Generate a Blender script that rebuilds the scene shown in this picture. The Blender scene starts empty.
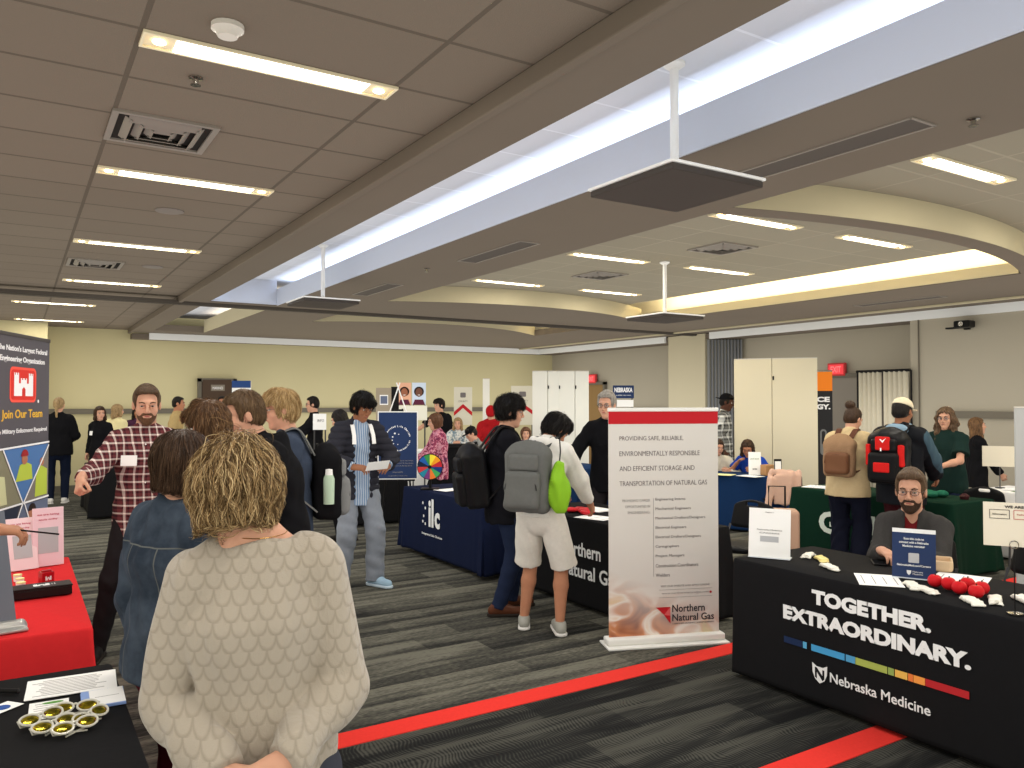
import bpy, bmesh, math, random
import numpy as np
from mathutils import Vector, Matrix, Euler
random.seed(7); np.random.seed(7)
scene = bpy.context.scene
COL = scene.collection
PI = math.pi
QUICK = False
FIXW = 9.0; EXPO = -.1; AOF = 1.0; WST = .02

# ------------------------------------------------------------------ materials
def srgb(c):
    return tuple(((v/255/12.92) if v/255 <= .04045 else ((v/255+.055)/1.055)**2.4) for v in c)
_mats = {}
class NT:
    """small helper around a material's node tree"""
    def __init__(s, m): s.m = m; s.t = m.node_tree; s.b = s.t.nodes['Principled BSDF']
    def n(s, ty, **kw):
        nd = s.t.nodes.new(ty)
        for k, v in kw.items():
            if k[0] == 'i' and k[1:].isdigit(): s.set(nd.inputs[int(k[1:])], v)
            elif k in nd.inputs.keys() and not hasattr(nd, k): s.set(nd.inputs[k], v)
            else: setattr(nd, k, v)
        return nd
    def set(s, inp, v):
        if hasattr(v, 'is_output') or isinstance(v, bpy.types.NodeSocket): s.t.links.new(v, inp)
        else: inp.default_value = v
    def math(s, op, a, b=0.0, c=0.0):
        nd = s.t.nodes.new('ShaderNodeMath'); nd.operation = op
        s.set(nd.inputs[0], a); s.set(nd.inputs[1], b); s.set(nd.inputs[2], c)
        return nd.outputs[0]
    def ramp(s, fac, stops, interp='LINEAR'):
        nd = s.t.nodes.new('ShaderNodeValToRGB'); cr = nd.color_ramp; cr.interpolation = interp
        while len(cr.elements) < len(stops): cr.elements.new(1.0)
        for e, (p, c) in zip(cr.elements, stops):
            e.position = p; e.color = (*c, 1) if len(c) == 3 else c
        s.set(nd.inputs[0], fac); return nd.outputs[0]
    def mix(s, fac, a, b, blend='MIX'):
        nd = s.t.nodes.new('ShaderNodeMix'); nd.data_type = 'RGBA'; nd.blend_type = blend
        s.set(nd.inputs[0], fac)
        s.set(nd.inputs[6], (*a, 1) if isinstance(a, tuple) and len(a) == 3 else a)
        s.set(nd.inputs[7], (*b, 1) if isinstance(b, tuple) and len(b) == 3 else b)
        return nd.outputs[2]
    def coord(s, kind='Object'):
        return s.t.nodes.new('ShaderNodeTexCoord').outputs[kind]
    def pos(s):
        return s.t.nodes.new('ShaderNodeNewGeometry').outputs['Position']
    def sep(s, v):
        nd = s.t.nodes.new('ShaderNodeSeparateXYZ'); s.set(nd.inputs[0], v); return nd.outputs
    def mapping(s, v, scale=(1,1,1), loc=(0,0,0), rot=(0,0,0)):
        nd = s.t.nodes.new('ShaderNodeMapping'); s.set(nd.inputs[0], v)
        nd.inputs['Scale'].default_value = scale; nd.inputs['Location'].default_value = loc; nd.inputs['Rotation'].default_value = rot
        return nd.outputs[0]
    def noise(s, v, scale=5, detail=3, rough=.5, dist=0):
        nd = s.t.nodes.new('ShaderNodeTexNoise'); s.set(nd.inputs['Vector'], v)
        nd.inputs['Scale'].default_value = scale; nd.inputs['Detail'].default_value = detail
        nd.inputs['Roughness'].default_value = rough; nd.inputs['Distortion'].default_value = dist
        return nd.outputs[0]
    def bump(s, h, dist=.002, strength=.5):
        nd = s.t.nodes.new('ShaderNodeBump'); nd.inputs['Strength'].default_value = strength
        nd.inputs['Distance'].default_value = dist; s.set(nd.inputs['Height'], h)
        s.set(s.b.inputs['Normal'], nd.outputs[0]); return nd
    def color(s, v): s.set(s.b.inputs['Base Color'], (*v, 1) if isinstance(v, tuple) else v)

def mat(name, rgb=(200,200,200), rough=.7, metal=0, spec=.3, emis=None, estr=0, sheen=0):
    if name in _mats: return _mats[name]
    m = bpy.data.materials.new(name); m.use_nodes = True
    b = m.node_tree.nodes['Principled BSDF']
    b.inputs['Base Color'].default_value = (*srgb(rgb), 1)
    b.inputs['Roughness'].default_value = rough; b.inputs['Metallic'].default_value = metal
    b.inputs['Specular IOR Level'].default_value = spec
    if sheen: b.inputs['Sheen Weight'].default_value = sheen
    if emis:
        b.inputs['Emission Color'].default_value = (*srgb(emis), 1); b.inputs['Emission Strength'].default_value = estr
    _mats[name] = m; return m

def cloth(name, rgb, var=.10, scale=40, bump=.3, rough=.9, wr=True):
    """woven fabric: fine thread bump, slight mottling"""
    if name in _mats: return _mats[name]
    m = mat(name, rgb, rough, spec=.15); t = NT(m); o = t.coord()
    c = srgb(rgb)
    f = t.noise(o, scale, 4, .6)
    t.color(t.mix(f, tuple(v*(1-var) for v in c), tuple(min(1, v*(1+var)) for v in c)))
    f2 = t.noise(o, 260, 2); f3 = t.noise(t.mapping(o, (1,1,.5)), 16, 3, .5, .6)
    t.bump(t.math('ADD', t.math('MULTIPLY', f2, .25), t.math('MULTIPLY', f3, 1.2 if wr else .1)), .004, bump)
    return m

def skin(name, rgb):
    if name in _mats: return _mats[name]
    m = mat(name, rgb, .5, spec=.35); t = NT(m); c = srgb(rgb)
    f = t.noise(t.coord(), 25, 3)
    t.color(t.mix(f, tuple(v*.9 for v in c), tuple(min(1, v*1.1) for v in c)))
    b = t.b; b.inputs['Subsurface Weight'].default_value = .08; b.inputs['Subsurface Radius'].default_value = (.02,.008,.005)
    return m

def hairmat(name, dark, light, fr=90):
    if name in _mats: return _mats[name]
    m = mat(name, dark, .5, spec=.4); t = NT(m); o = t.coord()
    f = t.noise(t.mapping(o, (1,1,.14)), fr, 4, .65, .8)
    t.color(t.ramp(f, [(.3, srgb(dark)), (.72, srgb(light))]))
    t.bump(f, .004, .8)
    return m

def plaid(name, base, line, dark, p=.045, horiz=True):
    if name in _mats: return _mats[name]
    m = mat(name, base, .85, spec=.15); t = NT(m); x, y, z = t.sep(t.coord())
    def band(c, off=0):
        fr = t.math('FRACT', t.math('ADD', t.math('DIVIDE', c, p), 50.3+off))
        return t.ramp(fr, [(0, srgb(base)), (.30, srgb(dark)), (.5, srgb(base)), (.64, srgb(line)), (.85, srgb(base)), (.90, srgb(dark)), (.95, srgb(base))], 'CONSTANT')
    xx = t.math('ADD', x, t.math('MULTIPLY', y, .5))
    t.color(t.mix(.5, band(xx), band(z)))
    return m

# ------------------------------------------------------------------ object helpers
def tag(o, label=None, cat=None, group=None, kind=None):
    if label: o['label'] = label
    if cat: o['category'] = cat
    if group: o['group'] = group
    if kind: o['kind'] = kind
    return o
def empty(name, loc=(0,0,0), rz=0, label=None, cat=None, group=None):
    o = bpy.data.objects.new(name, None); COL.objects.link(o); o.location = loc; o.rotation_euler = (0,0,rz)
    o.empty_display_size = .1
    return tag(o, label, cat, group)
def link(name, me, m, parent=None):
    if m is not None:
        for q in (m if isinstance(m, (list, tuple)) else [m]): me.materials.append(q)
    o = bpy.data.objects.new(name, me); COL.objects.link(o)
    if parent is not None: o.parent = parent
    return o
def xf(loc=(0,0,0), rz=0, rx=0, ry=0):
    return Matrix.Translation(Vector(loc)) @ Matrix.Rotation(rz, 4, 'Z') @ Matrix.Rotation(ry, 4, 'Y') @ Matrix.Rotation(rx, 4, 'X')

class MB:
    """collects shapes into one mesh"""
    def __init__(s, M=None): s.bm = bmesh.new(); s.M = M or Matrix.Identity(4); s.mi = 0
    def _fin(s, r, M=None):
        vs = [v for v in r if isinstance(v, bmesh.types.BMVert)]
        T = s.M @ (M or Matrix.Identity(4))
        for v in vs: v.co = T @ v.co
        return vs
    def box(s, c, d, M=None, bev=0, seg=2):
        r = bmesh.ops.create_cube(s.bm, size=1)['verts']
        for v in r: v.co = Vector((v.co.x*d[0]+c[0], v.co.y*d[1]+c[1], v.co.z*d[2]+c[2]))
        if s.mi:
            for f in {f for v in r for f in v.link_faces}: f.material_index = s.mi
        if bev:
            es = list({e for v in r for e in v.link_edges})
            q = bmesh.ops.bevel(s.bm, geom=es, offset=bev, segments=seg, affect='EDGES', profile=.5)
            r = list({v for f in q['faces'] for v in f.verts} | {v for v in r if v.is_valid})
        s._fin(r, M); return s
    def cyl(s, a, b, r1, r2=None, seg=12, cap=True):
        r2 = r1 if r2 is None else r2
        a = Vector(a); b = Vector(b); d = b-a
        q = d.to_track_quat('Z', 'Y').to_matrix().to_4x4()
        M = Matrix.Translation((a+b)/2) @ q
        r = bmesh.ops.create_cone(s.bm, cap_ends=cap, segments=seg, radius1=r1, radius2=r2, depth=max(d.length, 1e-5))['verts']
        if s.mi:
            for f in {f for v in r for f in v.link_faces}: f.material_index = s.mi
        s._fin(r, M); return s
    def sphere(s, c, r, seg=12, sc=(1,1,1), M=None):
        v = bmesh.ops.create_uvsphere(s.bm, u_segments=seg, v_segments=max(6, seg*2//3), radius=r)['verts']
        for q in v: q.co = Vector((q.co.x*sc[0]+c[0], q.co.y*sc[1]+c[1], q.co.z*sc[2]+c[2]))
        if s.mi:
            for f in {f for w in v for f in w.link_faces}: f.material_index = s.mi
        s._fin(v, M); return s
    def tube(s, pts, r, seg=6, closed=False):
        pts = [Vector(p) for p in pts]; n = len(pts); rings = []
        up = Vector((0,0,1))
        for i, p in enumerate(pts):
            a = pts[(i-1) % n] if (closed or i) else p; b = pts[(i+1) % n] if (closed or i < n-1) else p
            t = (b-a).normalized(); u = up.cross(t)
            if u.length < .05: u = Vector((1,0,0)).cross(t)
            u.normalize(); w = t.cross(u)
            rr = r(i/(n-1)) if callable(r) else r
            rings.append([s.bm.verts.new(s.M @ (p+(u*math.cos(2*PI*k/seg)+w*math.sin(2*PI*k/seg))*rr)) for k in range(seg)])
        m = n if closed else n-1
        for i in range(m):
            A, B = rings[i], rings[(i+1) % n]
            for k in range(seg):
                f = s.bm.faces.new((A[k], A[(k+1) % seg], B[(k+1) % seg], B[k])); f.material_index = s.mi
        if not closed: s.bm.faces.new(rings[0][::-1]).material_index = s.mi; s.bm.faces.new(rings[-1]).material_index = s.mi
        return s
    def ribbon(s, pts, w, th, side):
        """flat strap along pts; side = width direction"""
        pts = [Vector(p) for p in pts]; n = len(pts); R = []
        sd = [Vector(side(i/(n-1))) if callable(side) else Vector(side) for i in range(n)]
        for i, p in enumerate(pts):
            t = (pts[min(i+1, n-1)]-pts[max(i-1, 0)]).normalized(); q = (sd[i]-t*sd[i].dot(t)).normalized(); nn = t.cross(q)
            R.append([s.bm.verts.new(s.M @ (p+q*a*w/2+nn*b*th/2)) for a, b in ((-1,-1),(1,-1),(1,1),(-1,1))])
        for i in range(n-1):
            for k in range(4): s.bm.faces.new((R[i][k], R[i][(k+1) % 4], R[i+1][(k+1) % 4], R[i+1][k])).material_index = s.mi
        s.bm.faces.new(R[0][::-1]).material_index = s.mi; s.bm.faces.new(R[-1]).material_index = s.mi
        return s
    def prism(s, poly, z0, z1, M=None):
        """poly in xy extruded z0..z1"""
        a = [s.bm.verts.new((x, y, z0)) for x, y in poly]; b = [s.bm.verts.new((x, y, z1)) for x, y in poly]
        n = len(poly); fs = [s.bm.faces.new(a[::-1]), s.bm.faces.new(b)]
        for i in range(n): fs.append(s.bm.faces.new((a[i], a[(i+1) % n], b[(i+1) % n], b[i])))
        for f in fs: f.material_index = s.mi
        s._fin(a+b, M); return s
    def lathe(s, prof, c=(0,0,0), seg=20, M=None):
        R = []
        for r, z in prof:
            R.append([s.bm.verts.new((c[0]+r*math.cos(2*PI*k/seg), c[1]+r*math.sin(2*PI*k/seg), c[2]+z)) for k in range(seg)])
        for i in range(len(R)-1):
            for k in range(seg): s.bm.faces.new((R[i][k], R[i][(k+1) % seg], R[i+1][(k+1) % seg], R[i+1][k])).material_index = s.mi
        s.bm.faces.new(R[0][::-1]).material_index = s.mi; s.bm.faces.new(R[-1]).material_index = s.mi
        s._fin([v for q in R for v in q], M); return s
    def build(s, name, m, parent=None, smooth=False):
        bmesh.ops.recalc_face_normals(s.bm, faces=s.bm.faces)
        me = bpy.data.meshes.new(name); s.bm.to_mesh(me); s.bm.free()
        if smooth:
            me.polygons.foreach_set('use_smooth', [True]*len(me.polygons))
            try: me.set_sharp_from_angle(angle=math.radians(40))
            except Exception: pass
        return link(name, me, m, parent)

def eval_mesh(o):
    dg = bpy.context.evaluated_depsgraph_get(); me = bpy.data.meshes.new_from_object(o.evaluated_get(dg))
    return me
def text(name, body, m, parent, M, w=None, h=None, bold=0, align='CENTER', ext=.0008, size=.1, spacing=1.0):
    """lettering as a mesh lying in the local xz plane of M (reads from -y), scaled to width w / cap height h"""
    cu = bpy.data.curves.new(name, 'FONT'); cu.body = body; cu.size = size; cu.offset = bold*size; cu.extrude = ext
    cu.align_x = 'LEFT'; cu.space_character = spacing; cu.resolution_u = 3
    o = bpy.data.objects.new(name, cu); COL.objects.link(o)
    me = eval_mesh(o); bpy.data.objects.remove(o); bpy.data.curves.remove(cu)
    n = len(me.vertices)
    if n == 0: return None
    co = np.empty(n*3, 'f'); me.vertices.foreach_get('co', co); co = co.reshape(-1, 3)
    mn, mx = co.min(0), co.max(0); ww = mx[0]-mn[0]; hh = mx[1]-mn[1]
    sx = (w/ww) if w else None; sy = (h/hh) if h else None
    sx = sx or sy or 1; sy = sy or sx
    x = (co[:,0]-mn[0])*sx; y = (co[:,1]-mn[1])*sy; W = ww*sx
    if align == 'CENTER': x -= W/2
    elif align == 'RIGHT': x -= W
    out = np.stack([x, -co[:,2]-.0005, y], 1)
    Mn = np.array(M); out = out @ Mn[:3,:3].T + Mn[:3,3]
    me.vertices.foreach_set('co', out.astype('f').ravel()); me.materials.clear()
    me.update()
    return link(name, me, m, parent)

# ------------------------------------------------------------------ implicit surfaces (bodies, clothes, bags)
V3 = lambda *a: np.array(a, float)
class SDF:
    def __init__(s): s.p = []; s.lo = V3(9,9,9); s.hi = V3(-9,-9,-9)
    def _bb(s, *pr):
        for c, r in pr: s.lo = np.minimum(s.lo, np.array(c)-r); s.hi = np.maximum(s.hi, np.array(c)+r)
    def add(s, fn, k, op='u'): s.p.append((fn, k, op)); return s
    def cap(s, a, b, ra, rb=None, k=.02, op='u', y=None, flat=1, clip=0):
        a = np.array(a, float); b = np.array(b, float); rb = ra if rb is None else rb
        ba = b-a; L2 = max(ba @ ba, 1e-9); u = ba/math.sqrt(L2)
        if y is not None: y = np.array(y, float); y = y/np.linalg.norm(y)
        def f(P):
            v = P-a; h = np.clip(v @ ba/L2, 0, 1); q = v-h[:,None]*ba
            if y is not None:
                t = q @ y; q = q+np.outer(t*(1/flat-1), y); d = (np.sqrt((q*q).sum(1))-(ra+(rb-ra)*h))*(flat**.5)
            else: d = np.sqrt((q*q).sum(1))-(ra+(rb-ra)*h)
            if clip: d = np.maximum(d, (P-b) @ u)
            return d
        if op == 'u': s._bb((a, ra), (b, rb))
        return s.add(f, k, op)
    def ell(s, c, r, R=None, k=.02, op='u'):
        c = np.array(c, float); r = np.array(r, float); R = np.eye(3) if R is None else np.array(R)
        def f(P):
            q = (P-c) @ R; k0 = np.sqrt(((q/r)**2).sum(1)); k1 = np.sqrt(((q/(r*r))**2).sum(1))
            return k0*(k0-1)/np.maximum(k1, 1e-9)
        if op == 'u': s._bb((c, r.max()))
        return s.add(f, k, op)
    def box(s, c, h, R=None, rd=.01, k=.01, op='u'):
        c = np.array(c, float); h = np.array(h, float); R = np.eye(3) if R is None else np.array(R)
        def f(P):
            q = np.abs((P-c) @ R)-(h-rd)
            return np.sqrt((np.maximum(q, 0)**2).sum(1))+np.minimum(q.max(1), 0)-rd
        if op == 'u': s._bb((c, np.linalg.norm(h)))
        return s.add(f, k, op)
    def tor(s, c, ax, R, r, k=.015, op='u'):
        c = np.array(c, float); ax = np.array(ax, float); ax /= np.linalg.norm(ax)
        def f(P):
            v = P-c; z = v @ ax; q = np.sqrt(np.maximum((v*v).sum(1)-z*z, 0))
            return np.sqrt((q-R)**2+z*z)-r
        if op == 'u': s._bb((c, R+r))
        return s.add(f, k, op)
    def cut(s, o, n, k=.004):
        """removes the side the normal points to"""
        o = np.array(o, float); n = np.array(n, float); n = n/np.linalg.norm(n)
        return s.add(lambda P: (P-o) @ n, k, 'c')
    def warp(s, fn): s.disp = fn; return s
    disp = None
    def ev(s, P, use=None):
        d = np.full(len(P), 9.0)
        for i, (f, k, op) in enumerate(s.p):
            if use is not None and i not in use: continue
            e = f(P)
            if op == 's': e = -e
            if op == 'u':
                h = np.clip(.5+.5*(d-e)/k, 0, 1); d = d+(e-d)*h-k*h*(1-h)
            else:
                h = np.clip(.5-.5*(d-e)/k, 0, 1); d = d+(e-d)*h+k*h*(1-h)
        if s.disp is not None: d = d+s.disp(P)
        return d
    def mesh(s, h, name='m'):
        if QUICK: h = max(h*1.6, .009)
        lo = s.lo-h*3-.02; hi = s.hi+h*3+.02
        B = 12; n = (np.ceil((hi-lo)/h/B).astype(int))*B+1
        F = np.full(n, 1.0, 'f'); nb = (n-1)//B
        Rb = h*B*.5*1.75
        ar = np.arange(B+1)
        gi = np.stack(np.meshgrid(*[np.arange(q) for q in nb], indexing='ij'), -1).reshape(-1, 3)
        cen = lo+(gi*B+B/2)*h
        D = s.ev(cen); E = [f(cen) for f, k, op in s.p]
        off = np.stack(np.meshgrid(ar, ar, ar, indexing='ij'), -1).reshape(-1, 3)
        for j in range(len(gi)):
            g = gi[j]*B; sl = tuple(slice(g[q], g[q]+B+1) for q in range(3))
            if abs(D[j]) > Rb*1.25+.03:
                F[sl] = 1.0 if D[j] > 0 else -1.0; continue
        for j in range(len(gi)):
            if abs(D[j]) > Rb*1.25+.03: continue
            g = gi[j]*B; sl = tuple(slice(g[q], g[q]+B+1) for q in range(3))
            use = set()
            for i, (f, k, op) in enumerate(s.p):
                e = E[i][j]
                if op == 'u':
                    if e-Rb*1.5 < max(D[j], 0)+Rb*1.5+k: use.add(i)
                elif op == 's':
                    if e < Rb*2+k+.02: use.add(i)
                else: use.add(i)
            P = lo+(g+off)*h
            F[sl] = s.ev(P, use).reshape(B+1, B+1, B+1)
        return nets(F, lo, h, name)

def nets(F, lo, h, name):
    I = F < 0; nx, ny, nz = F.shape
    C = [I[dx:nx-1+dx, dy:ny-1+dy, dz:nz-1+dz] for dx in (0,1) for dy in (0,1) for dz in (0,1)]
    cnt = sum(c.astype(np.int8) for c in C); act = (cnt > 0) & (cnt < 8)
    idx = np.argwhere(act); N = len(idx)
    if N == 0: return bpy.data.meshes.new(name)
    vid = np.full(act.shape, -1, np.int32); vid[act] = np.arange(N)
    cr = [(dx, dy, dz) for dx in (0,1) for dy in (0,1) for dz in (0,1)]
    val = {c: F[idx[:,0]+c[0], idx[:,1]+c[1], idx[:,2]+c[2]] for c in cr}
    acc = np.zeros((N, 3)); m = np.zeros(N)
    for i, a in enumerate(cr):
        for b in cr[i+1:]:
            if sum(abs(a[q]-b[q]) for q in range(3)) != 1: continue
            va, vb = val[a], val[b]; x = (va < 0) != (vb < 0); t = np.where(x, va/np.where(x, va-vb, 1), 0)
            for q in range(3): acc[:,q] += np.where(x, a[q]+(b[q]-a[q])*t, 0)
            m += x
    co = lo+(idx+acc/m[:,None])*h
    quads = []
    for ax in range(3):
        o = [q for q in range(3) if q != ax]
        sa = [slice(1, -1)]*3; sa[ax] = slice(0, F.shape[ax]-1); sb = list(sa); sb[ax] = slice(1, F.shape[ax])
        A = I[tuple(sa)]; Bq = I[tuple(sb)]; e = np.argwhere(A != Bq)
        if len(e) == 0: continue
        ins = A[tuple(e.T)]
        p = e.copy(); p[:, o[0]] += 1; p[:, o[1]] += 1
        def g(d0, d1):
            r = p.copy(); r[:, o[0]] += d0; r[:, o[1]] += d1
            return vid[tuple(r.T)]
        q = np.stack([g(-1,-1), g(0,-1), g(0,0), g(-1,0)], 1)
        fl = ins if ax != 1 else ~ins
        q[~fl] = q[~fl][:, ::-1]
        quads.append(q)
    Q = np.concatenate(quads); Q = Q[(Q >= 0).all(1)]
    me = bpy.data.meshes.new(name)
    me.vertices.add(N); me.vertices.foreach_set('co', co.astype('f').ravel())
    me.loops.add(len(Q)*4); me.loops.foreach_set('vertex_index', Q.astype(np.int32).ravel())
    me.polygons.add(len(Q)); me.polygons.foreach_set('loop_start', np.arange(len(Q), dtype=np.int32)*4)
    me.polygons.foreach_set('use_smooth', np.ones(len(Q), bool))
    me.update(calc_edges=True)
    return me

def folds(amp=.004, f=70, seed=0, zs=1.0, f2=1.9):
    r = np.random.RandomState(seed+11); A = r.randn(4, 3); A /= np.linalg.norm(A, axis=1)[:,None]; A[:,2] *= zs
    ph = r.rand(4)*6
    def fn(P):
        w = .5*np.sin(P @ A[2]*f*.6+ph[2])+.5*np.sin(P @ A[3]*f*.45+ph[3])
        return -amp*(.6*np.sin(P @ A[0]*f+2.2*w+ph[0])+.4*np.sin(P @ A[1]*f*f2+2*w+ph[1]))
    return fn

# ------------------------------------------------------------------ shared materials
MAT = {}
MAT['skin_fair'] = skin('skin_fair', (196,148,122)); MAT['skin_tan'] = skin('skin_tan', (168,116,88)); MAT['skin_brown'] = skin('skin_brown', (140,94,68)); MAT['skin_dark'] = skin('skin_dark', (84,54,42))
MAT['eye_white'] = mat('eye_white', (176,166,158), .25); MAT['iris'] = mat('iris', (38,26,20), .2); MAT['lips'] = mat('lips', (158,92,84), .5)
MAT['lens'] = mat('glasses_lens', (225,230,235), .08); MAT['lens'].node_tree.nodes['Principled BSDF'].inputs['Alpha'].default_value = .10
MAT['white'] = mat('white_paint', (232,230,224), .6); MAT['black'] = mat('black_plastic', (22,22,23), .45); MAT['chrome'] = mat('chrome', (200,200,200), .2, 1)
MAT['alu'] = mat('aluminium', (190,190,190), .35, 1); MAT['paper'] = mat('paper', (236,234,228), .8, spec=.1); MAT['ink'] = mat('ink', (60,60,62), .8, spec=.1)
MAT['black_cloth'] = cloth('black_polyester', (25,25,26), .12, 30, .25); MAT['green_cloth'] = cloth('green_polyester', (14,42,30), .1, 30, .25)
MAT['navy_cloth'] = cloth('navy_polyester', (22,29,52), .1, 30, .25); MAT['blue_cloth'] = cloth('blue_polyester', (22,46,80), .1, 30, .25); MAT['red_cloth'] = cloth('red_polyester', (208,44,46), .08, 30, .2)
MAT['white_cloth'] = cloth('white_polyester', (225,222,215), .05, 30, .25)
H = lambda n, a, b: hairmat(n, a, b)
HB = H('hair_black', (12,10,10), (38,34,32)); HDB = H('hair_dark_brown', (30,20,15), (72,52,38)); HBR = H('hair_brown', (46,34,25), (98,76,56)); HSB = H('hair_sandy', (104,82,54), (176,148,106)); HGR = H('hair_grey', (92,86,78), (165,158,148)); HAU = H('hair_auburn', (54,34,24), (104,70,50)); HCB = H('hair_chestnut', (50,37,28), (112,88,66))

# ------------------------------------------------------------------ people
def rotm(yaw=0, pitch=0, roll=0):
    return np.array((Matrix.Rotation(math.radians(yaw), 3, 'Z') @ Matrix.Rotation(math.radians(-pitch), 3, 'X') @ Matrix.Rotation(math.radians(roll), 3, 'Y')))
def nrm(v): v = np.array(v, float); return v/max(np.linalg.norm(v), 1e-9)
def ik(a, b, l1, l2, hint):
    d = b-a; L = np.linalg.norm(d); L2 = min(L, (l1+l2)*.999); u = d/max(L, 1e-6); b = a+u*L2
    x = (l1*l1-l2*l2+L2*L2)/(2*L2); h = math.sqrt(max(l1*l1-x*x, 0))
    hn = np.array(hint, float); hn = hn-u*(hn @ u); hn = nrm(hn)
    return a+u*x+hn*h, b
class Rig:
    def __init__(r, Ht, lean=0, hunch=4, twist=0, head=(0,0,0), rh=None, lh=None, rel=(.6,-1,-.2), lel=(-.6,-1,-.2),
                 rf=(.10,0), lf=(-.10,0), rft=8, lft=-8, seat=None, w=1.0, sw=.160, hips=1.0, belly=1.0, headf=0, neck=1.0, rlift=0, llift=0, hd=None, hs=1.0, pz=0, hx=0, knee=(0,1,0)):
        s = r.s = Ht/1.765; r.w = w; r.hips = hips; r.belly = belly; r.hs = s*hs
        d = lambda a: V3(0, math.sin(math.radians(a)), math.cos(math.radians(a)))
        hz = (seat+.02) if seat else .93*s+pz
        r.seat = seat
        r.P = V3(0, -.0 if seat else -math.sin(math.radians(lean))*.12*s, hz)
        u1, u2, u3 = d(lean*.6), d(lean), d(lean+hunch)
        r.u1, r.u2, r.u3 = u1, u2, u3
        r.W = r.P+.12*s*u1; r.C = r.W+.21*s*u2; r.N = r.C+.185*s*u3
        tw = math.radians(twist); r.xs = V3(math.cos(tw), math.sin(tw), 0); r.fw = nrm(np.cross(u3, r.xs)); 
        if r.fw[1] < 0: r.fw = -r.fw
        r.SC = r.C+.118*s*u3
        r.SR = r.SC+r.xs*sw*s; r.SL = r.SC-r.xs*sw*s
        r.R = rotm(*head); hp = head[1]
        nd = d(lean+hunch+hp*.45+headf)
        tw2 = rotm(head[0]*.0)
        r.HC = r.N+.085*s*neck*nd+r.R @ V3(0, .015, .075)*s+V3(hx,0,0)
        g = lambda v, df: df if v is None else V3(*v)*s
        r.WR = g(rh, r.SR+V3(.06,.05,-.50)*s); r.WL = g(lh, r.SL+V3(-.06,.05,-.50)*s)
        r.ER, r.WR = ik(r.SR, r.WR, .285*s, .25*s, rel); r.EL, r.WL = ik(r.SL, r.WL, .285*s, .25*s, lel)
        r.HR = r.P+V3(.088*hips,0,-.03)*s; r.HL = r.P+V3(-.088*hips,0,-.03)*s
        r.AR = V3(rf[0]*s, rf[1]*s, .085*s+rlift); r.AL = V3(lf[0]*s, lf[1]*s, .085*s+llift)
        r.KR, r.AR = ik(r.HR, r.AR, .425*s, .42*s, V3(.08,1,.3 if seat else 0)+V3(*knee)*.0); r.KL, r.AL = ik(r.HL, r.AL, .425*s, .42*s, V3(-.08,1,.3 if seat else 0))
        a, b = math.radians(-rft), math.radians(-lft)
        r.fR = V3(math.sin(-a), math.cos(a), 0); r.fL = V3(math.sin(-b), math.cos(b), 0)
    def h(r, x, y, z): return r.HC+r.R @ (V3(x, y, z)*r.hs)

def sdf_head(S, r, beard=False, fem=False, far=False):
    s = r.hs; h = r.h; R = r.R
    S.cap(r.N-r.u3*.05*r.s, h(0,-.018,-.06), .064*r.s*(.86 if fem else 1), .053*s*(.9 if fem else 1), k=.03)
    S.ell(h(0,-.014,.032), V3(.075,.094,.096)*s, R, .01)
    S.ell(h(0,.018,-.045), V3(.058,.072,.072)*s*(.96 if fem else 1), R, .03)
    S.ell(h(0,.066,-.098), V3(.024,.020,.018)*s, R, .03)
    for q in (-1, 1): S.ell(h(q*.036,.056,-.022), V3(.026,.026,.028)*s, R, .02)
    S.cap(h(-.034,.079,.034), h(.034,.079,.034), .0125*s, k=.015)
    for q in (-1, 1): S.ell(h(q*.031,.098,.011), V3(.018,.014,.008)*s, R, .014, 's')
    for q in (-1, 1):
        S.cap(h(q*.019,.0885,.0215), h(q*.044,.0825,.0195), .0062*s, k=.004); S.cap(h(q*.020,.0875,.0015), h(q*.042,.082,.0025), .0050*s, k=.005)
    S.cap(h(0,.090,.020), h(0,.108,-.020), .007*s, .011*s, k=.012)
    S.cap(h(-.011,.097,-.026), h(.011,.097,-.026), .0085*s, k=.008)
    S.cap(h(-.017,.086,-.055), h(.017,.086,-.055), .008*s, k=.012)
    for q in (-1, 1): S.ell(h(q*.077,-.006,-.002), V3(.009,.019,.031)*s, R, .008)
def sdf_hand(S, W, d, n, s, curl=(25,35,30), side=1, spread=1, res=1):
    """W wrist, d direction along the palm, n palm normal (side the fingers curl to), side=+1 thumb on +cross(d,n)"""
    d = nrm(d); n = nrm(n-d*(n @ d)); x = np.cross(d, n)*side
    S.cap(W-d*.03*s, W+d*.02*s, .026*s, .027*s, k=.02, y=n, flat=.75)
    for o in (-.026, -.009, .009, .026): S.cap(W+d*.02*s+x*o*.7*s, W+d*.085*s+x*o*s, .0155*s, .0125*s, k=.012)
    L = (.060, .074, .080, .072)
    for i, o in enumerate((-.030, -.0105, .0105, .030)):
        p = W+d*.085*s+x*o*s; a = 0; rr = .0095
        for j, fr in enumerate((.46, .30, .24)):
            a += math.radians(curl[j]*(1+.12*(1-i)))
            dd = nrm(d*math.cos(a)+n*math.sin(a)+x*o*2*spread*(1 if j == 0 else .3)); q = p+dd*L[i]*fr*s
            S.cap(p, q, rr*s, (rr-.0008)*s, k=.003); p = q; rr -= .0008
    t0 = W+d*.03*s+x*.022*s; t1 = t0+nrm(x*.7+d*.7+n*.35)*.042*s; t2 = t1+nrm(x*.25+d*.85+n*.5)*.034*s; t3 = t2+nrm(d*.8+n*.6)*.026*s
    S.cap(t0, t1, .016*s, .0125*s, k=.012); S.cap(t1, t2, .0115*s, .0105*s, k=.003); S.cap(t2, t3, .0105*s, .009*s, k=.003)

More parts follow.
